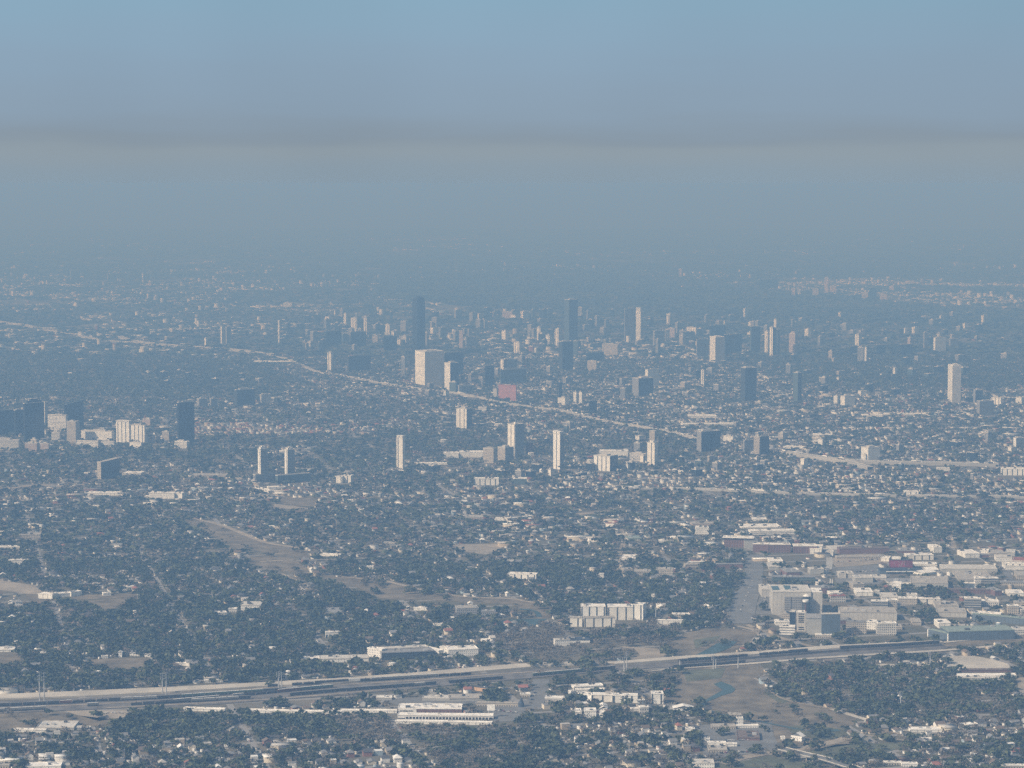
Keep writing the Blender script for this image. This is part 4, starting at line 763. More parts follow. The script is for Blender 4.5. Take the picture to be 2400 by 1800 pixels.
ho, wh, ap, off = ('house', 'house'), ('warehouse', 'warehouse'), ('apartment_block', 'building'), ('office_block', 'building')
LW = [
# --- tile D: wooded side of the foreground
('D', 1560, 640, 1690, 640, 34, 24, 'white', ap, 'white two storey building with a broad pale roof above the trees', dict(roof='roof_pale')),
('D', 1480, 650, 1535, 650, 20, 8, 'pale', off, 'small pale block beside the white two storey building', {}),
('D', 1390, 668, 1470, 664, 12, 10, 'metal_white', wh, 'low white shed by the white two storey building', {}),
('D', 245, 560, 340, 565, 28, 12, 'metal_white', wh, 'white stepped shed, biggest of the long shed row by the brown strip', {}),
('D', 345, 556, 460, 548, 22, 10, 'metal_white', wh, 'white middle shed of the long shed row by the brown strip', {}),
('D', 462, 550, 530, 540, 26, 12, 'metal_white', wh, 'white end shed of the long shed row by the brown strip', {}),
('D', 670, 545, 720, 542, 16, 8, 'metal_white', wh, 'small white shed past the end of the long shed row', {}),
('D', 775, 512, 868, 508, 24, 6, 'white', wh, 'short bright white hall behind the long shed row', {}),
('D', 705, 490, 745, 488, 20, 5, 'cream_stripe', ap, 'small cream block next to the short bright white hall', {}),
('D', 55, 344, 182, 342, 30, 6, 'white', ap, 'white apartment block with dark bays at the frame edge side', {}),
('D', 125, 172, 262, 170, 22, 14, 'tan', ap, 'tan long block with flat roof in the wooded side', dict(roof='roof_tan')),
('D', -20, 240, 130, 238, 12, 8, 'metal_white', wh, 'white low shed cut by the frame edge above the white apartment block', {}),
('D', 100, 608, 148, 606, 24, 10, 'white', ho, 'pale square house with bare lawn by the brown strip', dict(kind='hip', roof='roof_grey')),
('D', 52, 598, 80, 598, 14, 8, 'white', ho, 'small pointed white house by the brown strip', dict(kind='gable', flip=True)),
('D', 85, 1425, 215, 1428, 14, 6, 'metal_white', wh, 'long low white shed joined to the big grey roofed warehouse', {}),
('D', 215, 1434, 300, 1434, 20, 2, 'white', wh, 'short bright white front attached to the big grey roofed warehouse', dict(units=0)),
('D', 235, 1415, 480, 1415, 16, 42, 'metal', wh, 'big grey roofed warehouse at the edge of the dry field', dict(roof='roof_pale', kind='flat')),
('D', 498, 1420, 528, 1420, 24, 6, 'grey', off, 'first small grey box past the big grey roofed warehouse', {}),
('D', 555, 1422, 585, 1422, 24, 6, 'grey', off, 'second small grey box past the big grey roofed warehouse', {}),
('D', -20, 908, 92, 906, 10, 18, 'metal_white', wh, 'white flat roof at the frame edge above the pole pair', {}),
('D', 262, 928, 312, 926, 12, 8, 'metal_white', wh, 'small white shed between white flat roof and house row', {}),
('D', 425, 938, 458, 936, 8, 6, 'metal_white', wh, 'tiny white shed, first of a pair before the house row', {}),
('D', 525, 934, 572, 934, 12, 6, 'metal_white', wh, 'small white shed, second of a pair before the house row', {}),
('D', 660, 950, 700, 948, 12, 4, 'white', wh, 'low white wall building at the start of the house row', {}),
('D', 766, 942, 790, 942, 34, 6, 'white', ho, 'tall narrow white house among the row of white houses', dict(kind='gable', flip=True)),
('D', 1136, 996, 1230, 996, 14, 4, 'metal_white', wh, 'lone long white shed just above the berm trees', {}),
('D', 1960, 970, 2212, 954, 12, 16, 'metal_white', wh, 'broad white roof at the trees edge above the berm', {}),
('D', 1325, 1108, 1378, 1106, 12, 3, 'white', wh, 'first white box trailer building standing on the berm', {}),
('D', 1405, 1104, 1442, 1103, 10, 3, 'white', wh, 'second white box trailer building standing on the berm', {}),
('D', 165, 1668, 395, 1664, 10, 26, 'metal_white', wh, 'broad white roof at the bottom edge of the photo', {}),
('D', -30, 1660, 60, 1660, 10, 22, 'tan', wh, 'pale shed roof in the bottom corner of the photo', dict(roof='roof_tan')),
('D', 1190, 1288, 1455, 1296, 12, 8, 'metal_white', wh, 'long thin white shed along the dark woods, near piece', {}),
('D', 1590, 1300, 2212, 1314, 14, 8, 'metal_white', wh, 'longest thin white shed along the dark woods, far piece', {}),
('D', 2110, 815, 2205, 812, 34, 6, 'white', ap, 'white block with a dark doorway among the trees', {}),
('D', 2110, 670, 2230, 668, 14, 34, 'metal', wh, 'flat dark grey roof among trees near the channel', dict(roof='roof_grey')),
('D', 2050, 284, 2214, 290, 10, 6, 'metal_white', wh, 'thin white shed beside the brown grass channel', {}),
# --- tile E: centre of the foreground
('E', 168, 938, 262, 950, 56, 12, 'white', ap, 'white end wing of the big pale courtyard building', dict(roof='roof_white')),
('E', 262, 962, 600, 948, 46, 22, 'glass', ap, 'dark front wing of the big pale courtyard building', dict(roof='roof_grey')),
('E', 270, 930, 560, 915, 40, 14, 'white', ap, 'pale middle wing of the big courtyard building', dict(roof='roof_pale')),
('E', 500, 905, 632, 938, 36, 12, 'white', ap, 'slanting white rear wing of the big courtyard building', dict(roof='roof_white')),
('E', 636, 918, 690, 922, 44, 8, 'white', ap, 'white cube end of the second pale building by the dirt road', {}),
('E', 694, 940, 888, 932, 44, 24, 'white', ap, 'second pale building with long slanted roof by the dirt road', dict(roof='roof_white')),
('E', -140, 975, 178, 968, 20, 22, 'metal_white', wh, 'broad pale roofed shed before the courtyard building', dict(roof='roof_pale')),
('E', 1555, 695, 1712, 695, 82, 16, 'white_stripe', ap, 'white columned apartment block, lower half with square end', dict(roof='roof_white')),
('E', 1728, 700, 1890, 700, 84, 18, 'cream_stripe', ap, 'cream columned apartment block in the middle of the pair', dict(roof='roof_white')),
('E', 1890, 700, 1955, 704, 100, 14, 'white_stripe', ap, 'tall white end of the columned apartment pair', dict(roof='roof_white')),
('E', 1405, 728, 1452, 728, 22, 6, 'tan', ho, 'small tan house by itself beside the townhouse row', dict(kind='hip', roof='roof_brown')),
('E', 1472, 742, 1560, 744, 56, 10, 'cream_stripe', ap, 'striped tan townhouse row, shorter piece', dict(roof='roof_tan')),
('E', 1575, 746, 1775, 744, 58, 10, 'cream_stripe', ap, 'striped tan townhouse row, longer piece', dict(roof='roof_tan')),
('E', 2042, 728, 2214, 730, 26, 4, 'metal_white', wh, 'long bright white hall beside the apartment pair', {}),
('E', 2150, 690, 2260, 690, 26, 8, 'tan', off, 'tan low block behind the long bright white hall', {}),
('E', 750, 672, 890, 668, 46, 18, 'grey', ap, 'olive roofed grey apartment block by the bayou bend', dict(roof='roof_tan')),
('E', 906, 690, 1000, 690, 44, 10, 'grey', ap, 'grey apartment wing beside the olive roofed block', dict(roof='roof_grey')),
('E', 818, 614, 850, 614, 20, 10, 'white', ho, 'small gabled house behind the olive roofed block', dict(kind='gable', flip=True)),
('E', 466, 638, 550, 640, 14, 10, 'metal_white', wh, 'small white flat roof among trees before the olive roofed block', {}),
('E', 412, 632, 438, 632, 8, 7, 'metal_white', wh, 'tiny white roof next to the small white flat roof', {}),
('E', 612, 738, 658, 738, 8, 3, 'metal_white', wh, 'thin white trailer building in the scrub', {}),
('E', 1386, 872, 1482, 868, 40, 10, 'white', off, 'pale block with sunlit end in the bare woods', dict(roof='roof_pale')),
('E', 1482, 850, 1612, 848, 18, 18, 'white', off, 'blue grey roofed wing framed in white in the bare woods', dict(roof='roof_blue')),
('E', 780, 1146, 952, 1168, 24, 6, 'orange', wh, 'orange walled shed standing askew in the freight yard', dict(roof='roof_dark')),
('E', 525, 1222, 700, 1224, 6, 20, 'metal', wh, 'pale low freight roof with a dark seam, whiter half', dict(roof='roof_pale')),
('E', 700, 1226, 930, 1222, 6, 28, 'metal', wh, 'grey low freight roof with a dark seam, greyer half', dict(roof='roof_tan')),
('E', 225, 1218, 328, 1218, 14, 10, 'metal', wh, 'small white roofed shed at the freight yard edge', {}),
('E', 540, 1178, 620, 1178, 14, 10, 'metal', wh, 'small grey shed at the back of the freight yard', dict(roof='roof_pale')),
('E', 870, 1258, 1145, 1262, 20, 8, 'tan', wh, 'long low tan shed ending at the dark cone', dict(roof='roof_tan')),
('E', 1160, 1200, 1225, 1200, 18, 10, 'tan', wh, 'pale tan shed behind the dark cone', {}),
('E', 368, 1300, 780, 1302, 24, 32, 'brick', wh, 'long white roofed market hall with a dark lettered sign', dict(roof='roof_white', units=10)),
('E', 365, 1340, 985, 1345, 22, 14, 'white_band', wh, 'longest white market shed with a dark shop front', dict(roof='roof_white', units=2)),
('E', 350, 1372, 720, 1376, 12, 8, 'metal_white', wh, 'thin white canopy shed before the market, longer piece', dict(units=0)),
('E', 690, 1376, 978, 1382, 14, 6, 'metal_white', wh, 'thin white canopy shed before the market, shorter piece', dict(units=0)),
('E', -10, 1302, 360, 1304, 6, 8, 'metal_white', wh, 'low pale roof strip leading to the market hall', dict(units=0)),
('E', 1508, 1150, 1700, 1140, 6, 16, 'white', ap, 'white roof wing of the L-shaped apartments, rear piece', dict(roof='roof_white')),
('E', 1520, 1168, 1695, 1166, 8, 8, 'white', ap, 'white roof wing of the L-shaped apartments, second piece', dict(roof='roof_white')),
('E', 1488, 1190, 1520, 1186, 26, 8, 'white', ap, 'white corner block of the L-shaped apartments', {}),
('E', 1534, 1208, 1620, 1222, 32, 14, 'white_stripe', ap, 'white apartment wing with dark bays, first of four in a row', dict(roof='roof_white')),
('E', 1622, 1230, 1760, 1232, 44, 14, 'cream_stripe', ap, 'cream apartment wing with dark bays, second of four in a row', dict(roof='roof_white')),
('E', 1762, 1236, 1920, 1238, 46, 14, 'white_stripe', ap, 'white apartment wing behind a big tree, third of four in a row', dict(roof='roof_white')),
('E', 2010, 1244, 2088, 1244, 66, 16, 'white_stripe', ap, 'white apartment end block, last of four in a row', dict(roof='roof_white')),
('E', 1320, 1220, 1435, 1222, 14, 12, 'white_band', off, 'low white office by the short grey street, rear', dict(roof='roof_white')),
('E', 1325, 1250, 1438, 1250, 16, 10, 'tan', off, 'low tan office by the short grey street, front', dict(roof='roof_tan')),
('E', 1516, 1320, 1556, 1320, 22, 22, 'white_band', ho, 'small white box house with dark bands before the apartments', {}),
('E', 1576, 1336, 1652, 1336, 46, 18, 'white', ho, 'white double box house with dark roof openings', dict(roof='roof_white')),
('E', 1672, 1340, 1708, 1340, 28, 20, 'white', ho, 'white box house below the bright white gable', {}),
('E', 1674, 1300, 1724, 1300, 28, 28, 'white', ho, 'bright white tall house with pale roof by the box houses', dict(kind='gable', flip=True)),
('E', 1880, 1292, 1940, 1290, 14, 8, 'white', wh, 'white low hall, smaller half, below the end block', {}),
('E', 1936, 1304, 1992, 1302, 36, 12, 'pale', wh, 'white roofed hall, taller half, below the end block', {}),
('E', 1076, 432, 1262, 438, 30, 12, 'white_stripe', ap, 'low white apartments with pale gaps in the tree belt', {}),
('E', 1560, 432, 1588, 432, 30, 4, 'white', ho, 'narrow white house standing in a dark hedge, nearer', {}),
('E', 1676, 430, 1702, 430, 28, 4, 'white', ho, 'narrow white house standing in a dark hedge, further', {}),
('E', 1812, 312, 1906, 314, 6, 24, 'metal_white', wh, 'bright white square roof beside the pale lane', {}),
('E', 1860, 192, 1945, 190, 18, 18, 'pale', off, 'pale green roofed building above the white square roof', dict(roof='roof_green')),
('E', 2060, 198, 2134, 198, 8, 10, 'metal_white', wh, 'white flat roof in trees past the pale green roof', {}),
('E', 1900, 412, 2010, 412, 24, 14, 'tan', ap, 'tan apartment court, first of three blocks', dict(roof='roof_tan')),
('E', 1830, 400, 1890, 398, 26, 12, 'tan', ap, 'tan apartment court, second of three blocks', dict(roof='roof_tan')),
('E', 2040, 414, 2150, 416, 40, 14, 'tan', ap, 'tan apartment court, tallest of three blocks', dict(roof='roof_tan')),
('E', 780, 46, 920, 46, 6, 16, 'pink', wh, 'pinkish roof strip in the middle distance', dict(roof='roof_tan')),
('E', 976, 54, 1080, 56, 12, 6, 'metal_white', wh, 'white long hall beside the pinkish roof strip', {}),
('E', 1110, 50, 1240, 36, 8, 6, 'metal_white', wh, 'white slanting hall beyond the white long hall', {}),
('E', 265, 216, 345, 216, 4, 12, 'tan', wh, 'tan small roof near the school lot', dict(roof='roof_tan')),
('E', 160, 372, 208, 372, 18, 4, 'white', ap, 'pale small block above the brown grass channel', {}),
('E', 1072, 548, 1094, 546, 22, 5, 'white', ho, 'small white house at the bayou channel edge', dict(kind='gable', flip=True)),
# --- tile F: works and campus
('F', 382, 112, 640, 108, 8, 22, 'white_band', off, 'broad white roof at the top of the campus', {}),
('F', 440, 152, 730, 148, 26, 12, 'white_band', off, 'white two storey hall below the broad white roof', {}),
('F', 455, 262, 556, 264, 54, 8, 'brick_plain', off, 'dark red brick building, wide windowless half', dict(roof='roof_white')),
('F', 558, 264, 700, 264, 52, 10, 'brick', off, 'dark red brick building, half with windows', dict(roof='roof_white')),
('F', 720, 268, 872, 268, 46, 14, 'brick', off, 'dark red brick hall with bright white roof edge', dict(roof='roof_white')),
('F', 730, 210, 770, 210, 20, 6, 'brick_plain', off, 'small red block behind the white edged brick hall', dict(roof='roof_red')),
('F', 268, 228, 452, 232, 62, 12, 'brick', off, 'brick and grey hall with a thin white roof line', dict(roof='roof_white', over=3)),
('F', 400, 236, 488, 236, 50, 22, 'metal', off, 'grey box beside the brick and grey hall', dict(roof='roof_grey')),
('F', 62, 92, 210, 90, 14, 12, 'pink', off, 'pinkish flat building behind the white cube', dict(roof='roof_tan')),
('F', 86, 146, 170, 146, 44, 10, 'white', off, 'white cube with a dark square opening', {}),
('F', 20, 365, 136, 362, 22, 10, 'tan', off, 'tan hall in trees beside the brick campus', dict(roof='roof_tan')),
('F', 38, 336, 190, 334, 10, 4, 'metal_white', off, 'thin white roofed wing behind the tan hall', {}),
('F', 190, 368, 390, 366, 28, 6, 'brick_plain', off, 'low dark brick wing with a thin white roof line', dict(roof='roof_grey')),
('F', 560, 24, 440, 60, 4, 10, 'metal_white', off, 'white slanting roof above the campus', {}) if False else ('F', 455, 58, 560, 58, 8, 12, 'metal_white', off, 'white slanting roof high above the campus', {}),
('F', 1016, 272, 1340, 268, 32, 12, 'brick_plain', wh, 'long reddish shed row above the pale yard', dict(roof='roof_brown')),
('F', 1000, 304, 1320, 300, 10, 10, 'tan', wh, 'long tan shed row below the reddish one', dict(roof='roof_tan')),
('F', 1452, 312, 1626, 310, 30, 12, 'cream_stripe', off, 'pale striped office behind the mural hall', {}),
('F', 1490, 350, 1650, 352, 6, 14, 'white', wh, 'bright white roof strip beside the mural hall', {}),
('F', 1552, 412, 1640, 400, 14, 20, 'metal_white', wh, 'pale tent roof, lower half, beside the mural hall', dict(kind='gable', roof='roof_white')),
('F', 1585, 388, 1660, 384, 12, 20, 'metal_white', wh, 'pale tent roof, upper half, beside the mural hall', dict(kind='gable', roof='roof_white')),
('F', 1276, 402, 1560, 400, 26, 10, 'metal_blue', wh, 'dark blue hall with a white awning strip below the mural', dict(roof='roof_blue')),
('F', 1678, 395, 2040, 400, 28, 26, 'metal', wh, 'longest pale roofed warehouse beside the mural hall', dict(roof='roof_pale', units=0)),
('F', 1790, 450, 2020, 452, 8, 66, 'metal', wh, 'wide tan square roof below the longest warehouse', dict(roof='roof_tan', units=8)),
('F', 1335, 470, 1500, 470, 14, 24, 'metal', wh, 'grey flat roof below the dark blue hall, smaller', dict(roof='roof_grey')),
('F', 1480, 494, 1720, 500, 34, 46, 'metal', wh, 'grey broad roof below the dark blue hall, larger', dict(roof='roof_tan')),
('F', 1330, 475, 1392, 475, 8, 8, 'metal_white', wh, 'short white canopy before the grey roofs', {}),
('F', 1415, 478, 1580, 478, 10, 6, 'metal_white', wh, 'long white canopy before the grey roofs', {}),
('F', 1895, 498, 1932, 498, 70, 8, 'white_band', off, 'slim white building with dark slots by the square roof', {}),
('F', 1935, 470, 2045, 470, 40, 8, 'grey_band', off, 'grey office beside the slim white slotted building', {}),
('F', 1810, 492, 1900, 496, 32, 4, 'metal_blue', wh, 'dark low wall building before the slim white one', {}),
('F', 1720, 530, 2010, 532, 26, 8, 'brick_plain', wh, 'brown wall building under the square roof', dict(roof='roof_brown')),
('F', 2060, 480, 2260, 484, 24, 10, 'tan', wh, 'tan long wall building at the photo edge', dict(roof='roof_grey')),
('F', 2110, 660, 2180, 660, 50, 10, 'tan', off, 'tan small block at the photo edge', {}),
('F', 1455, 555, 1520, 556, 20, 8, 'white', off, 'small pale block with shed roof among trees', {}),
('F', 1400, 600, 1520, 602, 40, 10, 'tan', off, 'tan workshop with round window among trees', {}),
('F', 1525, 598, 1670, 598, 34, 6, 'cream_stripe', off, 'cream workshop wing beside the round window workshop', {}),
('F', 1640, 630, 1790, 632, 22, 30, 'silo_concrete', off, 'tan roof with a row of small dark vents', dict(roof='roof_tan', units=7)),
('F', 1650, 680, 1840, 684, 30, 28, 'silo_concrete', off, 'tan roof workshop below the vented roof', dict(roof='roof_tan')),
('F', 1828, 622, 1934, 624, 62, 10, 'grey_band', off, 'grey square office with a white rim', dict(roof='roof_white')),
('F', 1935, 610, 2050, 612, 30, 12, 'pale', off, 'pale workshop beside the white rimmed office', {}),
('F', 1870, 664, 2060, 676, 8, 12, 'metal_white', wh, 'thin white roof in front of the white rimmed office', {}),
('F', 1876, 700, 2240, 735, 40, 8, 'metal_blue', wh, 'dark blue walled hall slanting to the photo edge', dict(roof='roof_green')),
('F', 1592, 806, 1722, 836, 46, 10, 'metal_blue', wh, 'dark green warehouse end with white corner posts', dict(roof='roof_green', units=0)),
('F', 1726, 838, 2150, 826, 60, 34, 'metal_blue', wh, 'largest dark warehouse with a grey green roof', dict(roof='roof_green')),
('F', 1612, 752, 1700, 756, 8, 10, 'white', wh, 'white entry canopy on the largest dark warehouse', dict(roof='roof_white', units=0)) if False else ('F', 2150, 800, 2240, 800, 34, 20, 'pale', wh, 'pale low hall at the photo edge past the dark warehouse', dict(roof='roof_pale')),
('F', 1222, 636, 1330, 638, 58, 8, 'grey_band', off, 'grey louvred block behind the arcaded works', {}),
('F', 1330, 634, 1390, 634, 62, 10, 'tan', off, 'tan stair block beside the grey louvred block', {}),
('F', 1022, 700, 1388, 704, 50, 34, 'silo_concrete', off, 'long tan works with arcaded lower windows', dict(roof='roof_tan', units=6)),
('F', 1060, 790, 1190, 792, 78, 8, 'tan', off, 'grey tan works block under the arcade, wide half', dict(roof='roof_grey')),
('F', 1262, 798, 1386, 798, 76, 12, 'pale', off, 'pale works block under the arcade, boxy half', dict(roof='roof_white')),
('F', 1190, 760, 1250, 764, 50, 12, 'white', off, 'white shed between the two works blocks', {}),
('F', 960, 586, 1056, 584, 40, 10, 'pale', off, 'pale annex behind the silo with red roofs', dict(roof='roof_red')),
('F', 940, 808, 970, 808, 44, 6, 'tan', off, 'small tan block at the foot of the silo shadow', {}),
('F', 864, 816, 970, 816, 18, 8, 'tan', off, 'low tan base building with dark openings by the silo', {}),
('F', 1788, 1080, 2162, 1078, 18, 12, 'white_stripe', wh, 'open white shed with a row of posts by the sandy lot', dict(roof='roof_white', units=0)),
('F', 1780, 1088, 2034, 1092, 10, 14, 'metal', wh, 'long pale green roof before the open white shed', dict(roof='roof_pale')),
('F', 1800, 1040, 2140, 1038, 10, 8, 'brick_plain', wh, 'long dark shed behind the open white shed', dict(roof='roof_brown')),
('F', 1474, 1428, 1692, 1426, 10, 16, 'metal_white', wh, 'long white roofed shed above the looping footpath', {}),
('F', 1528, 1486, 1614, 1487, 8, 2, 'white_paint_wall', wh, 'thin white wall building by the dark trees', dict(units=0)),
('F', 700, 1478, 772, 1490, 34, 12, 'white', ho, 'cream gabled house alone on the brown bank', dict(kind='gable', flip=True, roof='roof_white')),
('F', 640, 1480, 662, 1480, 18, 4, 'white', ho, 'tiny white house beside the cream gabled house', {}),
('F', 350, 1402, 492, 1400, 14, 6, 'white', wh, 'white L-shaped wall of the workshop yard, long side', dict(units=0)),
('F', 352, 1384, 392, 1384, 46, 8, 'white', wh, 'white tall workshop at the corner of the yard', {}),
('F', 290, 1342, 382, 1342, 24, 14, 'tan', wh, 'tan hall behind the white tall workshop', dict(roof='roof_tan')),
('F', 188, 1408, 345, 1408, 12, 18, 'tan', wh, 'tan roof beside the white workshop yard', dict(roof='roof_tan')),
('F', 355, 1480, 500, 1482, 10, 44, 'brick_plain', wh, 'dark brown roof under the white workshop yard', dict(roof='roof_brown')),
('F', 20, 1420, 78, 1420, 8, 8, 'metal_white', wh, 'small white roof at the edge of the workshops', {}),
('F', 130, 1484, 176, 1484, 6, 6, 'metal_white', wh, 'tiny white roof, first in the workshop streets', {}),
('F', 288, 1520, 352, 1520, 6, 8, 'metal_white', wh, 'small white roof, second in the workshop streets', {}),
('F', 160, 1510, 280, 1512, 8, 6, 'metal_white', wh, 'thin white roof, third in the workshop streets', {}),
('F', 170, 1560, 290, 1560, 8, 30, 'tan', wh, 'tan broad roof in the workshop streets', dict(roof='roof_tan')),
('F', 64, 1660, 206, 1660, 30, 26, 'white', off, 'white block with dark openings at the bottom edge', dict(roof='roof_pale')),
('F', -60, 1292, 72, 1292, 20, 16, 'white', ho, 'white broad gabled house below the bayou pool', dict(kind='gable', flip=True)),
('F', 1304, 1640, 1420, 1640, 12, 8, 'tan', off, 'tan low building at the bottom edge, first of three', {}),
('F', 1420, 1650, 1524, 1650, 16, 10, 'white', off, 'white roofed building at the bottom edge, second of three', {}),
('F', 2060, 1662, 2260, 1662, 18, 8, 'tan', off, 'cream wide building in the bottom corner, third of three', {}),
('F', 2085, 320, 2240, 330, 16, 14, 'pink', ap, 'pale house row with red tints at the photo edge', dict(roof='roof_red')),
('F', 2092, 372, 2240, 376, 38, 6, 'white_stripe', ap, 'white striped house row at the photo edge', {}),
('F', 580, 448, 860, 450, 26, 10, 'glass_green', wh, 'long grey green hall behind the silo', dict(roof='roof_grey')),
('F', 1012, 430, 1060, 430, 30, 16, 'silo_concrete', off, 'pale tall shed in the lorry yard, first', dict(roof='roof_pale')),
('F', 1070, 430, 1108, 430, 30, 16, 'silo_concrete', off, 'pale tall shed in the lorry yard, second', dict(roof='roof_pale')),
('F', 1150, 440, 1260, 442, 12, 20, 'white', wh, 'white stepped roof in the lorry yard', {}),
# --- middle distance bits
('A', 965, 1572, 1130, 1574, 36, 8, 'white', off, 'bright white building with two dark doorways in the trees', {}),
('A', 1120, 1570, 1180, 1574, 34, 8, 'white', off, 'bright white end block beside the two dark doorways', {}),
('A', 560, 1552, 775, 1552, 14, 10, 'metal_white', wh, 'long pale shed before the bright white building', {}),
('A', 1650, 1516, 1740, 1536, 12, 10, 'metal_white', wh, 'white slanting roof below the twin towers', {}),
('A', 1740, 1510, 1850, 1506, 6, 8, 'metal_white', wh, 'white flat roof just below the twin towers', {}),
('A', 1640, 700, 1725, 700, 14, 8, 'glass_green', ('arena', 'building'), 'flat pale green domed arena near the freeway', {}),
('A', 1740, 700, 1890, 698, 12, 8, 'glass_green', ('arena', 'building'), 'second pale green flat roofed hall near the freeway', {}),
('A', 790, 1422, 912, 1424, 14, 12, 'pale', off, 'pale flat roofed school beside the wedge office', {}),
('A', 1236, 1432, 1466, 1434, 10, 12, 'tan', off, 'long tan flat roof between wedge office and twin towers', dict(roof='roof_tan')),
('A', 2172, 1470, 2216, 1472, 40, 8, 'cream_stripe', ap, 'pale small block beyond the twin towers podium', {}),
('B', 0, 1468, 62, 1470, 44, 8, 'cream_stripe', ap, 'striped low block past the twin towers podium', {}),
('B', 660, 1308, 760, 1308, 28, 10, 'white', ap, 'pale low block, first of a stepped row before the tan block', {}),
('B', 765, 1306, 920, 1306, 34, 10, 'white', ap, 'pale low block, second of a stepped row before the tan block', {}),
('B', 1672, 1298, 1858, 1300, 34, 8, 'white', ap, 'white long block behind the grey striped block', {}),
('B', 862, 1486, 1020, 1486, 42, 8, 'white_stripe', ap, 'white framed low block among trees, first of two', {}),
('B', 1114, 1482, 1202, 1482, 38, 8, 'glass_green', ap, 'pale green low block among trees, second of two', {}),
('B', 584, 1376, 612, 1376, 26, 4, 'white', ho, 'small bright white cube in the dark trees', {}),
('B', 470, 1352, 690, 1352, 4, 6, 'metal_white', wh, 'thin white roof line beside the bright white cube', {}),
('B', 885, 1004, 940, 1004, 20, 6, 'white', off, 'small white block just below the freeway', {}),
('C', 1168, 1044, 1300, 1044, 10, 8, 'metal_white', wh, 'long white roof below the dark woods, nearer piece', {}),
('C', 1310, 1032, 1575, 1032, 8, 6, 'metal_white', wh, 'long white roof below the dark woods, thin further piece', {}),
('C', 1650, 1394, 1730, 1394, 20, 4, 'white', ap, 'white block standing past the freeway bend', {}),
('C', 1034, 1528, 1098, 1528, 20, 4, 'white_stripe', ap, 'white pair of blocks on the parkway, first', {}),
('C', 1440, 1554, 1528, 1554, 26, 8, 'white_stripe', ap, 'white terrace block on the parkway, second', {}),
('C', 2068, 1420, 2216, 1422, 40, 10, 'white_stripe', ap, 'white terrace at the photo edge above the parkway', {}),
('C', 650, 1250, 780, 1256, 14, 8, 'metal_white', wh, 'white slanting roof above the freeway start', {}),
('C', 840, 1166, 970, 1168, 6, 8, 'metal_white', wh, 'white flat roof above the small lone white block', {}),
('C', 40, 1050, 220, 1050, 12, 10, 'white', ap, 'white row in the dense townhouse quarter', {}),
('C', 0, 1100, 340, 1096, 8, 8, 'metal_white', wh, 'long white roof row in the dense townhouse quarter', {}),
]
facade('white_paint_wall', (.78, .76, .72), (.78, .76, .72), 3, 1, 3, 1)
for (t, xa, ya, xb, yb, hp, dp, mat, (nm, ct), lab, op) in LW:
    low(t, xa, ya, xb, yb, hp, dp, mat, nm, ct, lab, **op)

# --- mid rise blocks packed between the towers of the belt
rb = random.Random(21)
MIDK = [('white', 'white mid rise block'), ('grey', 'grey mid rise block'), ('tan', 'tan mid rise block'), ('glass_dark', 'dark glass mid rise block'), ('cream_stripe', 'cream striped mid rise block'), ('glass_blue', 'pale blue mid rise block'), ('grey_band', 'grey banded mid rise block')]
BELT = [((650, 1640), (745, 828), 130, (14, 40), (9, 28), 'in the uptown belt beyond the freeway'), ((1640, 2320), (742, 812), 76, (14, 36), (8, 24), 'in the wooded far belt'), ((900, 2380), (840, 935), 46, (16, 50), (8, 20), 'among the townhouses nearer than uptown'), ((1150, 2390), (1000, 1130), 34, (20, 60), (8, 22), 'between the parkway and the curved freeway'), ((330, 640), (880, 905), 8, (14, 40), (8, 14), 'on the wooded rise by the medical towers'), ((60, 400), (1022, 1050), 12, (16, 40), (8, 16), 'at the foot of the medical towers'), ((1000, 1800), (1080, 1120), 14, (20, 60), (10, 16), 'around the striped cream towers')]
for (xa, xb), (ya, yb_), n_, wd, ht, where in BELT:
    for i in range(n_):
        x, y = rb.uniform(xa, xb), rb.uniform(ya, yb_); w_ = rb.uniform(*wd) * .5; h_ = rb.uniform(*ht); mt, lb = rb.choices(MIDK, [.08, .27, .08, .32, .05, .10, .10])[0]
        if CLEAR[min(PH - 1, int(y / 2)), min(PW - 1, int(x / 2))]: continue
        f_ = rb.uniform(.25, .7); tower(X, x - w_ * f_, x, x + w_ * (1 - f_), y - h_, y, mt, 'apartment_block', 'building', lb + ' ' + where, group=lb + 's ' + where, phi=rb.uniform(34, 62), crown=rb.choice((None, None, 'setback')))

WK = [('metal_white', 'white', 'roof_white'), ('tan', 'tan', 'roof_tan'), ('metal', 'grey', 'roof_pale'), ('brick_plain', 'brick', 'roof_grey'), ('white', 'cream', 'roof_pale')]
n_ = 0
while n_ < 46:
    x, y = rb.uniform(1795, 2400), rb.uniform(1292, 1490); w_ = rb.uniform(14, 46)
    if any(CLEAR[min(PH - 1, int((y - q) / 2)), min(PW - 1, int(v / 2))] for q in (0, 8, 14) for v in (x, x + w_ / 2, x + w_)) and rb.random() < .93: continue
    mt, nm_, rf_ = rb.choice(WK); n_ += 1
    low(X, x, y, x + w_, y + rb.uniform(-1, 1), rb.uniform(5, 13), rb.uniform(4, 11), mt, 'workshop', 'building', nm_ + ' workshop in the yards around the silo and mural hall', roof=rf_, group=nm_ + ' workshops in the yards', units=2, kind='flat')
# ================================================================== single pieces
def dims(root):
    w = [c for c in root.children if c.name.startswith('wall')][0].data
    v = [x.co for x in w.vertices]; return max(p.x for p in v), max(p.y for p in v), max(p.z for p in v)
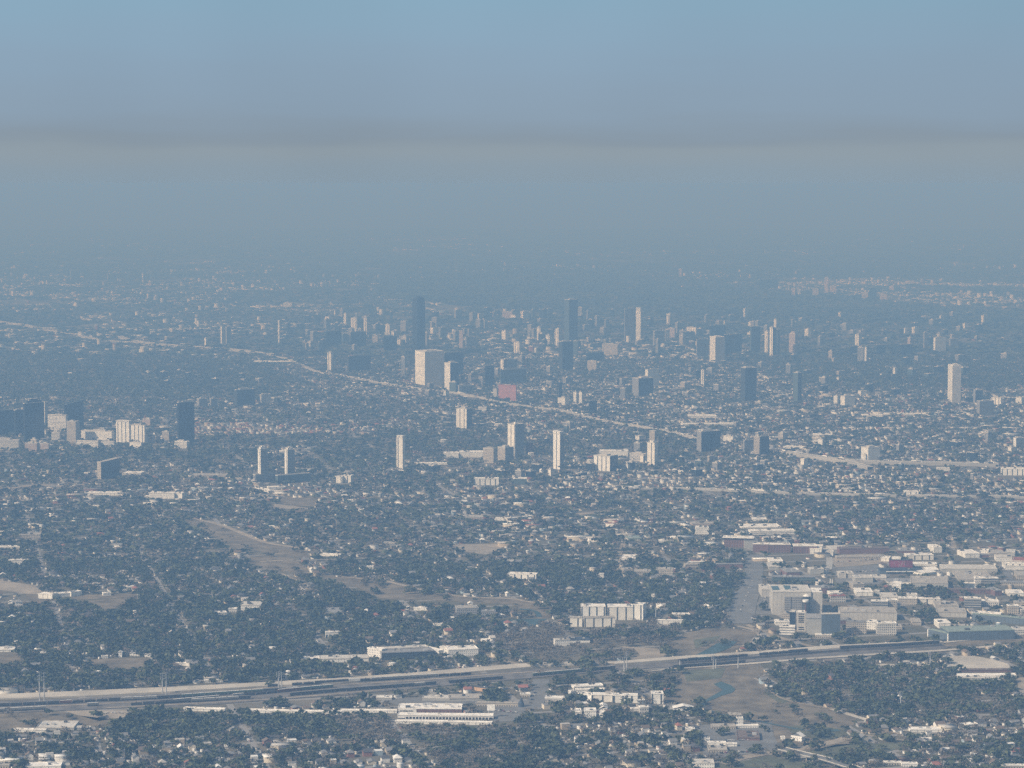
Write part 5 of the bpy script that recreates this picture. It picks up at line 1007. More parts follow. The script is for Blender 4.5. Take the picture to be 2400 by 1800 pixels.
# ---- the silo works
S = 300 / 2212
def zx(x): return 1780 + x * S
def zy(y): return 1340 + y * S
r = low(X, zx(225), zy(742), zx(890), zy(746), 395 * S, 120 * S, 'silo_concrete', 'silo_works', 'building', 'huge pale concrete silo slab, dark panels on its roof, by the wide street', roof='roof_pale', units=5)
a, b, h = dims(r)
for (u0, u1, v0, v1) in ((-.95, -.62, -.5, .5), (-.3, .02, .25, .75), (-.3, .0, -.35, .1)):
    m = MB(); m.box(u0 * a, u1 * a, v0 * b, v1 * b, h + .6, h + 1.6, 'roof_teal'); m.build('solar_panel', r)
m = MB(); m.box(-.38 * a, .52 * a, -b - 1.2, -b - .01, h * .12, h * .80, 'grey'); m.build('bay_panel', r)  # grey panel standing proud of the wall, darker than the slab
m = MB(); m.box(-.06 * a, -.03 * a, -b - 1.6, -b - 1.21, h * .12, h * .80, 'black'); m.build('slot', r)
m = MB(); m.cyl(a * .74, -b - 5, 6, 6, 0, h * .86, 'grey', 14); m.cyl(a * .74, -b - 5, 6.3, 2, h * .86, h * .93, 'roof_white', 14); m.build('silo_tube', r)
low(X, zx(40), zy(440), zx(222), zy(440), 130 * S, 90 * S, 'silo_concrete', 'silo_works', 'building', 'lower pale wing joined behind the huge silo slab', roof='roof_pale')
low(X, zx(892), zy(742), zx(1082), zy(744), 390 * S, 70 * S, 'silo_concrete', 'silo_works', 'building', 'pale concrete end tower joined to the huge silo slab', roof='roof_white', units=2)
low(X, zx(812), zy(1085), zx(1076), zy(1090), 290 * S, 40 * S, 'metal', 'silo_works', 'building', 'grey gabled bin house in front of the silo end tower', roof='roof_grey', kind='gable')
low(X, zx(1080), zy(1130), zx(1392), zy(1128), 400 * S, 16 * S, 'metal_blue', 'silo_works', 'building', 'dark teal hall past the silo end tower, thin pale roof edge', roof='roof_pale', units=0)  # one dark blue wall colour on every side
r = low(X, zx(640), zy(1030), zx(800), zy(1034), 330 * S, 30 * S, 'silo_concrete', 'silo_works', 'building', 'pale upright lift tower with dark slots before the silo slab', roof='roof_white', units=1)
a, b, h = dims(r)
for z in (.08, .19, .48, .58, .68, .78, .9):
    m = MB(); m.box(-a * .6, a * .6, -b - .35, -b - .02, h * z, h * (z + .05), 'black'); m.build('slot', r)
m = MB(); m.cyl(a * .9, 0, 1.2, 1.2, h, h + 16, 'rail_rust', 8); m.build('pipe', r)
m = MB(); m.cyl(a * .9, 0, 5, 5, h + 16, h + 19, 'white_paint', 14); m.build('tank', r)
low(X, zx(520), zy(1000), zx(612), zy(1004), 310 * S, 30 * S, 'glass_dark', 'silo_works', 'building', 'dark blue clad slab joined to the slotted lift tower', roof='roof_pale', units=0)
low(X, zx(345), zy(1100), zx(610), zy(1108), 150 * S, 30 * S, 'white_band', 'silo_works', 'building', 'white low block with dark slots at the foot of the lift tower', roof='roof_white')
low(X, zx(280), zy(930), zx(520), zy(930), 60 * S, 40 * S, 'white', 'silo_works', 'building', 'white flat roofed shed beside the dark clad slab', roof='roof_white')
r = low(X, zx(405), zy(732), zx(548), zy(734), 110 * S, 20 * S, 'pink', 'silo_works', 'building', 'small pinkish shed against the silo slab', roof='roof_tan')
for i, xx in enumerate((1946, 1951)):
    P = ground(xx, 1368); o = empty('chimney_pipe', P); tag(o, ['white chimney pipe of a close pair behind the silo, nearer the silo', 'white chimney pipe of a close pair behind the silo, further from it'][i], 'chimney')
    m = MB(); m.cyl(0, 0, .9, .8, 0, 11.5 * mpp(P), 'white_paint', 8); m.build('flue', o); m = MB(); m.cyl(0, 0, 1.1, 1.1, 11.5 * mpp(P), 12 * mpp(P), 'steel', 8); m.build('cap', o)
# ---- the mural hall: a dark maroon wall with a pink looping pattern
r = low('F', 1340, 362, 1490, 364, 52, 6, 'maroon', 'mural_hall', 'building', 'dark maroon hall with a pink looping mural and a white roof box', roof='roof_dark', units=0)
a, b, h = dims(r)
m = MB(); m.box(-a * .92, a * .38, -b - .3, -b - .02, h * .15, h * .9, 'mural_red'); mu = m.build('mural', r)
m = MB()
def loop(cx, cz, rx, rz, a0, a1, wd, n=14):
    for i in range(n):
        t0, t1 = a0 + (a1 - a0) * i / n, a0 + (a1 - a0) * (i + 1) / n
        q = [(cx + (rx + s) * math.cos(t), cz + (rz + s) * math.sin(t)) for s, t in ((-wd, t0), (wd, t0), (wd, t1), (-wd, t1))]
        m.face([(x, -b - .36, z) for x, z in q], 'mural_pink'); m.face([(x, -b - .36, z) for x, z in q[::-1]], 'mural_pink')
loop(a * .22, h * .52, a * .13, h * .30, -.6, 3.6, .9); loop(-a * .06, h * .50, a * .13, h * .26, 3.3, 6.2, .9); loop(-a * .22, h * .66, a * .10, h * .16, 0, 2.4, .6)
loop(-a * .5, h * .55, a * .12, h * .2, 1, 4.5, .4); m.build('loop_pattern', mu)
m = MB(); m.box(-a * .78, -a * .02, -b * .6, b * .6, h + .6, h + 5.5, 'white_paint'); m.build('roof_box', r)
m = MB(); m.box(-a * .1, a * .5, -b - .5, -b - .02, h * .02, h * .09, 'glass_blue'); m.build('shop_window', r)
hall = [o for o in bpy.data.objects if o.get('label') == 'dark blue hall with a white awning strip below the mural'][0]
a, b, h = dims(hall); m = MB(); m.box(-a * .7, a * .75, -b - 3, -b - .02, h * .55, h * .66, 'white_paint'); m.build('awning', hall)
dark = [o for o in bpy.data.objects if o.get('label') == 'dark green warehouse end with white corner posts'][0]
a, b, h = dims(dark)
for s in (-1, 1):
    m = MB(); m.box(s * a - .9, s * a + .9, -b - 1.4, -b - .02, 0, h * 1.02, 'white_paint'); m.build('corner_post', dark)
# ---- dark lettering on the market hall, too small in the photo to be read
hall = [o for o in bpy.data.objects if o.get('label') == 'long white roofed market hall with a dark lettered sign'][0]
a, b, h = dims(hall); m = MB(); m.box(-a * .99, -a * .42, -b - .5, -b - .02, h * .05, h * .97, 'white_paint'); sg = m.build('sign_wall', hall)
m = MB(); x = -a * .95
for st in ('101', '110', '010', '111', '111', '111', '110', '111', '101', '111', '011'):
    wl = a * .034
    for k, on in enumerate(st):
        if on == '1': m.box(x + k * wl * .33, x + k * wl * .33 + wl * .25, -b - .75, -b - .51, h * .34, h * .64, 'black')
    m.box(x, x + wl * .9, -b - .75, -b - .51, h * .44, h * .53, 'black')
    x += wl * 1.15
m.build('sign_letters', sg)
shed = [o for o in bpy.data.objects if o.get('label') == 'longest white market shed with a dark shop front'][0]
a, b, h = dims(shed)
m = MB(); m.box(-a * .85, a * .98, -b - .4, -b - .02, 0, h * .62, 'black'); fr = m.build('shop_front', shed)
for i in range(26):
    u = -a * .84 + a * 1.8 * i / 26; m = MB(); m.box(u, u + 1.0, -b - .7, -b - .41, 0, h * .62, 'white_paint'); m.build('door_pillar', fr)
P = ground(tx('E', 970), ty('E', 1330)); o = empty('billboard', P); tag(o, 'cream square billboard on posts beside the market sheds', 'billboard')
k = mpp(P); m = MB(); m.box(-5, 5, -.5, .5, 9, 17, 'white_paint'); m.build('panel', o); m = MB(); m.cyl(-3, .2, .4, .4, 0, 9, 'steel', 6); m.build('post', o); m = MB(); m.cyl(3, .2, .4, .4, 0, 9, 'steel', 6); m.build('post', o)
# ---- dark cone store
P = ground(tx('E', 1166), ty('E', 1262)); k = mpp(P); o = empty('cone_store', P); tag(o, 'dark cone shaped bulk store at the end of the tan shed', 'silo')
m = MB(); m.cyl(0, 0, 20 * k * .36, 20 * k * .36, 0, 3, 'roof_blue', 18); m.build('base_ring', o); m = MB(); m.cyl(0, 0, 20 * k * .36, .8, 3, 22 * k, 'roof_blue', 18); m.build('cone', o)
clear([(tx('E', x), ty('E', y)) for x, y in ((1140, 1200), (1190, 1200), (1190, 1275), (1140, 1275))])
# ---- power poles
POLES = [(93, 1574, 1646, 'first of the tallest pole pair'), (104, 1576, 1646, 'second of the tallest pole pair'), (381, 1577, 1627, 'first of the pole pair halfway along the berm'), (390, 1575, 1633, 'second of the pole pair halfway along the berm'),
         (653, 1574, 1616, 'first of the pole pair near the two white tanks'), (660, 1576, 1616, 'second of the pole pair near the two white tanks'), (1463, 1540, 1573, 'shorter of the pole pair in the bare woods'), (1469, 1527, 1573, 'taller of the pole pair in the bare woods'),
         (1593, 1547, 1567, 'short pole before the bayou bank'), (1672, 1537, 1569, 'tall pole by the bayou bank, first'), (1678, 1544, 1567, 'thin pole close to the tall bayou pole'), (1730, 1541, 1566, 'tall pole by the bayou bank, second'), (2180, 1527, 1563, 'thin lone pole over the sandy strip'),
         (1345, 1783, 1802, 'white stub pole at the bottom edge'), (2111, 1620, 1660, 'thin pale pole among bare trees'), (1537, 1425, 1452, 'pale pole by the bright white hall')]
for (x, yt, yb, lab) in POLES:
    P = ground(x, yb); h = height_at(P, yt); o = empty('power_pole', P, .6); tag(o, 'pale steel power pole, ' + lab, 'pole')
    m = MB(); m.cyl(0, 0, 1.0, .55, 0, h, 'steel', 8); m.build('shaft', o)
    if yb - yt > 30:
        for z in (.97, .86, .75):
            m = MB(); m.box(-3.2, 3.2, -.25, .25, h * z, h * z + .5, 'steel'); arm = m.build('crossarm', o)
            for s in (-1, 1): m = MB(); m.cyl(s * 3, 0, .22, .22, h * z - 1.4, h * z, 'white_paint', 6); m.build('insulator', arm)
    else: m = MB(); m.box(-1.6, 1.6, -.2, .2, h - .8, h - .3, 'steel'); m.build('crossarm', o)
# ---- two white tanks beside the berm
for i, (x, y, rr) in enumerate(((675, 1584, 3.6), (671, 1592, 4.0))):
    P = ground(x, y); o = empty('water_tank', P); tag(o, ['white round tank by the berm, further of two', 'white round tank by the berm, nearer of two'][i], 'tank')
    m = MB(); m.cyl(0, 0, rr, rr, 0, 7, 'white_paint', 14); m.build('drum', o); m = MB(); m.cyl(0, 0, rr * 1.02, .5, 7, 8.5, 'white_paint', 14); m.build('dome', o)
    clear([(x - 6, y - 6), (x + 6, y - 6), (x + 6, y + 8), (x - 6, y + 8)])
# ---- rail freight cars
def car_proto(kind, mat):
    L = 15.6; parts = {}
    m = MB()
    if kind == 'tank_wagon':
        n = 10
        for i in range(n):
            t0, t1 = 2 * math.pi * i / n, 2 * math.pi * (i + 1) / n
            m.face([(-L / 2 + .6, 1.5 * math.cos(t0), 2.6 + 1.5 * math.sin(t0)), (-L / 2 + .6, 1.5 * math.cos(t1), 2.6 + 1.5 * math.sin(t1)), (L / 2 - .6, 1.5 * math.cos(t1), 2.6 + 1.5 * math.sin(t1)), (L / 2 - .6, 1.5 * math.cos(t0), 2.6 + 1.5 * math.sin(t0))][::-1], mat)
        for s in (-1, 1): m.face([(s * (L / 2 - .6), 1.5 * math.cos(2 * math.pi * i / n), 2.6 + 1.5 * math.sin(2 * math.pi * i / n)) for i in range(n)][::s], mat)
    elif kind == 'hopper_wagon':
        m.box(-L / 2, L / 2, -1.55, 1.55, 2.0, 4.5, mat)
        for q in (-.62, 0, .62):
            x = q * L / 2; m.face([(x - 2, -1.5, 2), (x + 2, -1.5, 2), (x + .7, -.5, .9), (x - .7, -.5, .9)][::-1], mat); m.face([(x - 2, 1.5, 2), (x + 2, 1.5, 2), (x + .7, .5, .9), (x - .7, .5, .9)], mat)
    else:
        m.box(-L / 2, L / 2, -1.5, 1.5, 1.2, 4.6, mat)
    parts['body'] = m
    m = MB()
    if kind == 'tank_wagon': m.cyl(0, 0, .8, .7, 3.9, 4.7, mat, 8)
    else: m.box(-L / 2 + .3, L / 2 - .3, -1.25, 1.25, 4.61, 4.85, 'rail_white' if mat != 'rail_black' else 'rail_grey')
    parts['dome' if kind == 'tank_wagon' else 'roof_walk'] = m
    root = empty(kind, (0, 0, 0))
    for k, mm in parts.items(): mm.build(k, root)
    m = MB(); m.box(-L / 2, L / 2, -1.2, 1.2, .95, 1.18, 'rail_black'); m.build('frame', root)
    for s in (-1, 1):
        m = MB(); m.box(s * L * .36 - 1.3, s * L * .36 + 1.3, -1.1, 1.1, .1, .94, 'rail_black'); m.build('bogie', root)
    return root
def dup(root, loc, rot):
    r = root.copy(); scene.collection.objects.link(r); r.location = loc; r.rotation_euler = (0, 0, rot)
    for c in root.children:
        d = c.copy(); scene.collection.objects.link(d); d.parent = r
    return r
PROTO = {}
ROWS = [([(-20, 1658), (120, 1652), (248, 1645), (380, 1639), (560, 1627), (700, 1618)], 'in the freight row behind the two front rows'), ([(6, 1669), (120, 1663), (244, 1654)], 'in the short freight row before the gravel yard'),
        ([(392, 1649), (560, 1634), (740, 1616), (800, 1611)], 'in the long freight row at the centre of the yard'), ([(320, 1654), (500, 1644), (660, 1634), (800, 1622), (1000, 1607), (1200, 1591)], 'in the longest freight row along the yard front'),
        ([(640, 1611), (800, 1601), (1000, 1589), (1130, 1581)], 'in the freight row just under the berm'), ([(1260, 1585), (1360, 1576), (1450, 1568)], 'in the freight row passing the bare woods'),
        ([(1600, 1557), (1700, 1549), (1850, 1537), (1960, 1528), (2100, 1521), (2206, 1514)], 'in the dark freight row on the embankment'), ([(1590, 1566), (1680, 1560), (1770, 1553)], 'in the short freight row below the embankment')]
KINDS = [('hopper_wagon', 'rail_black', 'black hopper wagon'), ('hopper_wagon', 'rail_grey', 'grey hopper wagon'), ('tank_wagon', 'rail_black', 'black tank wagon'), ('box_wagon', 'rail_rust', 'rust brown box wagon'), ('box_wagon', 'rail_white', 'white box wagon'), ('hopper_wagon', 'rail_green', 'dull green hopper wagon')]
WTS = [.42, .16, .24, .07, .05, .06]
for line, where in ROWS:
    pts = [ground(x, y) for x, y in line]; pos = 0.0
    seg = [(pts[i], pts[i + 1]) for i in range(len(pts) - 1)]; tot = sum((b_ - a_).length for a_, b_ in seg)
    run = rng.choices(KINDS, WTS)[0]
    while pos < tot - 8:
        if rng.random() < .35: run = rng.choices(KINDS, WTS)[0]
        p = pos; 
        for a_, b_ in seg:
            L = (b_ - a_).length
            if p <= L: break
            p -= L
        q = a_ + (b_ - a_) * (p / L); ang = math.atan2(b_.y - a_.y, b_.x - a_.x)
        zz = 4.1 if 'embankment' in where and 'below' not in where else .72
        if run not in PROTO: PROTO[run] = o = car_proto(run[0], run[1]); o.location = (q.x, q.y, zz); o.rotation_euler = (0, 0, ang)
        else: o = dup(PROTO[run], (q.x, q.y, zz), ang)
        tag(o, run[2] + ' standing ' + where, 'rail wagon', run[2] + 's ' + where)
        pos += 16.3
        if rng.random() < .035: pos += 18 * rng.randint(1, 3)
# ---- rails under the rows
for line, where in ROWS:
    zz = 4.05 if 'embankment' in where and 'below' not in where else .7
    if zz > 1: ribbon('railway_bed', line, 7, 'ballast', zz - .02, 'dark railway bed on the embankment', 4.0, margin=3)
# ---- cars on lots and streets
def car(name, mat):
    root = empty(name, (0, 0, 0)); m = MB()
    m.box(-2.2, 2.2, -.9, .9, .35, 1.0, mat); m.build('body', root)
    m = MB(); A = [(-1.5, -.82), (1.0, -.82), (1.0, .82), (-1.5, .82)]; Bp = [(-1.1, -.7), (.5, -.7), (.5, .7), (-1.1, .7)]
    for i in range(4): j = (i + 1) % 4; m.face([(*A[i], 1.0), (*A[j], 1.0), (*Bp[j], 1.5), (*Bp[i], 1.5)], 'black')
    m.face([(*p, 1.5) for p in Bp], mat); m.build('cabin', root)
    for sx in (-1, 1):
        for sy in (-1, 1): m = MB(); m.box(sx * 1.35 - .33, sx * 1.35 + .33, sy * .9 - .12, sy * .9 + .12, 0, .66, 'black'); m.build('wheel', root)
    return root
CARC = [('white_paint', 'white'), ('black', 'black'), ('rail_grey', 'grey'), ('mural_red', 'red'), ('roof_blue', 'dark blue'), ('steel', 'silver')]
LOTS = [((1690, 1766), (1770, 1762), 14, 'parked in the line along the workshop street'), ((1648, 1776), (1690, 1770), 7, 'parked at the corner of the workshop streets'), ((1700, 1738), (1780, 1732), 12, 'parked on the tan workshop lot'), ((2060, 1566), (2150, 1564), 8, 'parked on the sandy strip'),
        ((225, 1673), (300, 1671), 9, 'parked on the gravel yard'), ((930, 1690), (1130, 1694), 22, 'parked along the front of the market sheds'), ((1150, 1664), (1215, 1672), 9, 'parked on the grey yard behind the market'), ((2195, 1500), (2400, 1487), 18, 'parked along the dark warehouse'),
        ((1960, 1345), (2060, 1338), 12, 'parked in the lorry yard'), ((1800, 1380), (1786, 1430), 10, 'parked on the lot by the silo slab'), ((1990, 1365), (2070, 1360), 14, 'parked before the grey roofs'), ((1960, 1318), (2070, 1312), 14, 'parked below the long red sheds'), ((2050, 1470), (2160, 1462), 12, 'parked by the works blocks'), ((2230, 1440), (2390, 1430), 16, 'parked beside the dark blue hall'), ((1240, 1655), (1262, 1610), 5, 'driving on the short grey street'), ((1080, 1555), (1130, 1552), 6, 'parked beside the courtyard building road'), ((1732, 1440), (1766, 1360), 9, 'driving on the wide street by the silo')]
CP = {}
for (A_, B_, n_, where) in LOTS:
    for i in range(n_):
        f = (i + rng.uniform(.1, .9)) / n_; P = ground(A_[0] + (B_[0] - A_[0]) * f, A_[1] + (B_[1] - A_[1]) * f + rng.uniform(-1, 1)); cm = rng.choices(CARC, [.4, .15, .15, .06, .1, .14])[0]
        rot = rng.choice((0, math.pi / 2)) + GRID + rng.uniform(-.1, .1); P.z = .65
        if cm not in CP: CP[cm] = o = car('parked_car', cm[0]); o.location = P; o.rotation_euler = (0, 0, rot)
        else: o = dup(CP[cm], P, rot)
        tag(o, cm[1] + ' car ' + where, 'car', cm[1] + ' cars ' + where)
# ---- columns under the small overpass
for i, (x, y) in enumerate(((1868, 1774), (1890, 1782), (1912, 1790))):
    P = ground(x, y); o = empty('bridge_pier', P); tag(o, ['bridge pier under the overpass, closest to the crossing', 'bridge pier under the overpass, middle one', 'bridge pier under the overpass, closest to the frame bottom'][i], 'pier')
    m = MB(); m.box(-9, 9, -.8, .8, 3.2, 4.3, 'concrete'); m.build('cap_beam', o)
    for s in (-6, 0, 6): m = MB(); m.cyl(s, 0, .7, .7, 0, 3.2, 'concrete', 8); m.build('column', o)

# ---- the row of small white houses above the berm
for i, (x, y) in enumerate(((700, 932), (735, 930), (850, 932), (872, 934), (893, 934), (924, 937), (945, 940), (968, 943))):
    low('D', x - 9, y, x + 9, y, 16, 5, 'white', 'house', 'house', 'small white gabled house in the row of white houses', kind='gable', flip=True, roof='roof_pale', group='row of small white houses')

# ---- pale service strips between the freight rows
for ln in ([(-60, 1652), (120, 1646), (260, 1638), (420, 1629), (640, 1612), (800, 1600)], [(250, 1660), (420, 1652), (600, 1642), (760, 1630), (900, 1618)], [(800, 1606), (1000, 1594), (1180, 1580), (1300, 1573)], [(-60, 1664), (100, 1657), (250, 1650), (330, 1646)]):
    ribbon('dirt_path', ln, 5, 'dirt', .95, 'thin pale service strip between the freight rows', margin=0)
# ---- box lorries on the freeways and the parkway
def lorry(mat):
    root = empty('box_lorry', (0, 0, 0)); m = MB(); m.box(-7, 4.6, -1.25, 1.25, 1.1, 4.0, mat); m.build('trailer', root); m = MB(); m.box(5, 7.4, -1.2, 1.2, .7, 3.0, 'white_paint'); m.build('cab', root)
    m = MB(); m.box(-6.6, 7, -1.1, 1.1, .2, .95, 'black'); m.build('chassis', root); return root
LP = {}
for line, n_, zz, where in (([(640, 834), (740, 872), (880, 897), (974, 912), (1125, 934), (1306, 962), (1487, 1000), (1640, 1032)], 34, 4.05, 'on the long slanting freeway'), ([(1835, 1063), (1925, 1077), (2000, 1085), (2200, 1090), (2340, 1093)], 14, 7.05, 'on the curved elevated freeway'), ([(1600, 1147), (1853, 1157), (2180, 1164), (2400, 1166)], 14, 3.05, 'on the straight parkway'), ([(268, 788), (400, 812), (600, 829)], 10, 5.05, 'on the far freeway piece')):
    for i in range(n_):
        f = rng.random() * (len(line) - 1); k = int(f); f -= k; A_, B_ = ground(*line[k]), ground(*line[k + 1]); q = A_ + (B_ - A_) * f; d = (B_ - A_).normalized(); q += Vector((-d.y, d.x, 0)) * rng.uniform(-6, 6); q.z = zz
        mt, nm_ = rng.choice((('white_paint', 'white'), ('steel', 'silver'), ('roof_blue', 'dark blue'))); ang = math.atan2(d.y, d.x)
        if mt not in LP: LP[mt] = o = lorry(mt); o.location = q; o.rotation_euler = (0, 0, ang)
        else: o = dup(LP[mt], q, ang)
        tag(o, nm_ + ' box lorry driving ' + where, 'lorry', nm_ + ' lorries ' + where)
# ================================================================== houses and trees of the whole plain
rs = np.random.RandomState(11)
_tab = rs.rand(512, 512)
def vn(x, y, sc, o=0):
    u, v = x / sc + 100.3 + o * 17.1, y / sc + 50.7 + o * 5.3; i, j = np.floor(u).astype(int), np.floor(v).astype(int); fu, fv = u - i, v - j
    fu, fv = fu * fu * (3 - 2 * fu), fv * fv * (3 - 2 * fv); t = lambda a, b: _tab[a % 512, b % 512]
    return (t(i, j) * (1 - fu) + t(i + 1, j) * fu) * (1 - fv) + (t(i, j + 1) * (1 - fu) + t(i + 1, j + 1) * fu) * fv
def proj_np(x, y, z=0.0):
    dz = z - CAM_H; fw = y * cp - dz * sp_; up = y * sp_ + dz * cp
    return 1200 + FPX * x / fw, 900 - FPX * up / fw
def look(arr, px, py):
    return arr[np.clip((py / 2).astype(int), 0, PH - 1), np.clip((px / 2).astype(int), 0, PW - 1)]
def wedge(y0, y1, dens):                            # random places between two distances, dens per square metre
    hw = lambda y: .2255 * y + 40
    n = int(dens * (hw(y1) + hw(y0)) * (y1 - y0)); y = np.sqrt(rs.uniform(y0 * y0, y1 * y1, n)); x = rs.uniform(-1, 1, n) * hw(y); return x, y
def seen(x, y, up=25):
    px, py = proj_np(x, y); return px, py, (px > -35) & (px < 2435) & (py < 1800 + up)
def near_end(): return ground(1200, 1830).y
Y0 = near_end()

# ---- places for the houses: rows along the side streets, both sides
def house_places(y0, y1, step, keep):
    hw = .2255 * y1 + 60; c, s = math.cos(GRID), math.sin(GRID)
    cor = np.array([(x, y) for x in (-hw, hw) for y in (y0, y1)]); A_ = cor[:, 0] * c + cor[:, 1] * s; B_ = -cor[:, 0] * s + cor[:, 1] * c
    aa = np.arange(A_.min(), A_.max(), step); kk = np.arange(math.floor(B_.min() / STREET), math.ceil(B_.max() / STREET))
    bb = np.concatenate([kk * STREET + 24, kk * STREET + 63])
    a, b = np.meshgrid(aa, bb); a = a.ravel() + rs.uniform(-.3, .3, a.size) * step; b = b.ravel() + rs.uniform(-4, 4, b.size)
    x, y = a * c - b * s, a * s + b * c; px, py, ok = seen(x, y)
    h = look(H, px, py); p = np.clip(h * keep * (.45 + 1.1 * vn(x, y, 260)), 0, 1)
    ok &= (np.mod(a, CROSS) > 16) & (y > y0) & (y < y1) & (np.abs(x) < .2255 * y + 40) & ~look(CLEAR, px, py) & (rs.rand(x.size) < p)
    return x[ok], y[ok], px[ok], py[ok]
HA = house_places(Y0, 4300, 15.5, .80); HB = house_places(4300, 9500, 14, .60)
WALLS = ['house_white', 'house_cream', 'house_tan', 'house_grey', 'house_brick', 'house_blue']
ROOFS = ['hroof_grey', 'hroof_dark', 'hroof_brown', 'hroof_pale', 'hroof_white', 'hroof_red']
for nme, c in zip(WALLS, [(.74, .72, .68), (.62, .56, .45), (.45, .38, .29), (.36, .36, .36), (.26, .13, .10), (.34, .42, .48)]): plain(nme, c, .12, .03)
for nme, c in zip(ROOFS, [(.20, .20, .20), (.075, .075, .08), (.15, .115, .09), (.42, .40, .37), (.70, .69, .66), (.26, .11, .085)]): plain(nme, c, .2, .03)
def gable_proto():                                  # unit house: 1 x 1 x 1 walls, ridge along x at 1.45
    v = [(-.5, -.5, 0), (.5, -.5, 0), (.5, .5, 0), (-.5, .5, 0), (-.5, -.5, 1), (.5, -.5, 1), (.5, .5, 1), (-.5, .5, 1), (-.5, 0, 1.45), (.5, 0, 1.45),
         (-.56, -.57, .96), (.56, -.57, .96), (.56, 0, 1.49), (-.56, 0, 1.49), (.56, .57, .96), (-.56, .57, .96)]
    return np.array(v), [(0, 1, 5, 4), (1, 2, 6, 9, 5), (2, 3, 7, 6), (3, 0, 4, 8, 7), (10, 11, 12, 13), (14, 15, 13, 12)], [0, 0, 0, 0, 1, 1]
def box_proto():
    v = [(x, y, z) for z in (0, 1) for y in (-.5, .5) for x in (-.5, .5)] + [(x, y, z) for z in (1.0, 1.03) for y in (-.52, .52) for x in (-.52, .52)]
    return np.array(v), [(0, 1, 5, 4), (1, 3, 7, 5), (3, 2, 6, 7), (2, 0, 4, 6), (12, 13, 15, 14), (8, 9, 13, 12), (9, 11, 15, 13), (11, 10, 14, 15), (10, 8, 12, 14)], [0, 0, 0, 0, 1, 1, 1, 1, 1]
def hip_proto():
    v = [(x, y, z) for z in (0, 1) for y in (-.5, .5) for x in (-.5, .5)] + [(-.56, -.57, .98), (.56, -.57, .98), (.56, .57, .98), (-.56, .57, .98), (-.2, 0, 1.5), (.2, 0, 1.5)]
    return np.array(v), [(0, 1, 5, 4), (1, 3, 7, 5), (3, 2, 6, 7), (2, 0, 4, 6), (8, 9, 13, 12), (10, 11, 12, 13), (9, 10, 13), (11, 8, 12)], [0, 0, 0, 0, 1, 1, 1, 1]
class Bulk:                                         # many copies written into one mesh
    def __init__(s): s.V, s.L, s.T, s.M, s.n = [], [], [], [], 0
    def add(s, proto, xyz, rot, scl, mat_of_face):
        v, faces = proto[0], proto[1]; N = len(xyz)
        if N == 0: return
        c, q = np.cos(rot)[:, None], np.sin(rot)[:, None]
        X_ = v[None, :, 0] * scl[:, None, 0]; Y_ = v[None, :, 1] * scl[:, None, 1]; Z_ = v[None, :, 2] * scl[:, None, 2]
        P_ = np.stack([X_ * c - Y_ * q + xyz[:, None, 0], X_ * q + Y_ * c + xyz[:, None, 1], Z_ + xyz[:, None, 2]], -1)
        fl = np.array([i for f in faces for i in f]); ft = np.array([len(f) for f in faces])
        s.L.append((fl[None] + (np.arange(N) * len(v))[:, None]).ravel() + s.n); s.T.append(np.tile(ft, N)); s.M.append(mat_of_face.ravel()); s.V.append(P_.reshape(-1, 3)); s.n += N * len(v)
    def build(s, name, mats):
        me = bpy.data.meshes.new(name); V = np.concatenate(s.V); L = np.concatenate(s.L); T_ = np.concatenate(s.T); M_ = np.concatenate(s.M)
        me.vertices.add(len(V)); me.vertices.foreach_set('co', V.astype(np.float32).ravel()); me.loops.add(len(L)); me.loops.foreach_set('vertex_index', L.astype(np.int32))
        me.polygons.add(len(T_)); me.polygons.foreach_set('loop_start', np.concatenate([[0], np.cumsum(T_)[:-1]]).astype(np.int32)); me.polygons.foreach_set('material_index', M_.astype(np.int32))
        for mt in mats: me.materials.append(MATS[mt])
        me.update(calc_edges=True); o = bpy.data.objects.new(name, me); scene.collection.objects.link(o); return o
def house_looks(px, py, tmin=.06, th=(5, 8.5), tw=(8, 18), ro=(.72, .28)):
    n = len(px); wt = look(WT, px, py); u = rs.rand(n)
    wall = np.where(u < wt, 0, np.where(u < wt + (1 - wt) * .3, 1, rs.choice([2, 3, 4, 5], n, p=[.35, .35, .2, .1])))
    roof = rs.choice(6, n, p=[.40, .28, .18, .07, .03, .04]); town = (rs.rand(n) < np.clip((wt - .3) * 1.6, tmin, .5))
    roof = np.where(town, rs.choice([0, 3, 4], n, p=[.3, .4, .3]), roof)
    w = np.where(town, rs.uniform(*tw, n), rs.uniform(8, 13, n)); d = np.where(town, rs.uniform(7, 12, n), rs.uniform(7, 11, n)); h = np.where(town, rs.uniform(*th, n), rs.choice([3.2, 3.6, 6.2], n, p=[.45, .3, .25]))
    rot = GRID + rs.choice([0, math.pi / 2], n, p=ro) + rs.uniform(-.06, .06, n)
    red = (px > 430) & (px < 900) & (py > 992) & (py < 1024) & (rs.rand(n) < .4); roof = np.where(red, 5, roof); wall = np.where(red, 2, wall)
    kind = np.where(town, 1, np.where(rs.rand(n) < .7, 0, 2)); return wall, roof, w, d, h, rot, kind
PROTOS = [gable_proto(), box_proto(), hip_proto()]
OCC = set()
def occupy(x, y):
    for i, j in zip((x // 5.5).astype(int), (y // 5.5).astype(int)): OCC.add((i, j))
LA = house_looks(HA[2], HA[3], .02, (5, 8), (6, 10), (.5, .5)); LB = house_looks(HB[2], HB[3])
occupy(HA[0], HA[1])
vis = (HA[2] > 4) & (HA[2] < 2396) & (HA[3] < 1800)
order = np.argsort(np.where(vis, HA[1], 1e9))[:300]; single = np.zeros(len(HA[0]), bool); single[order] = True
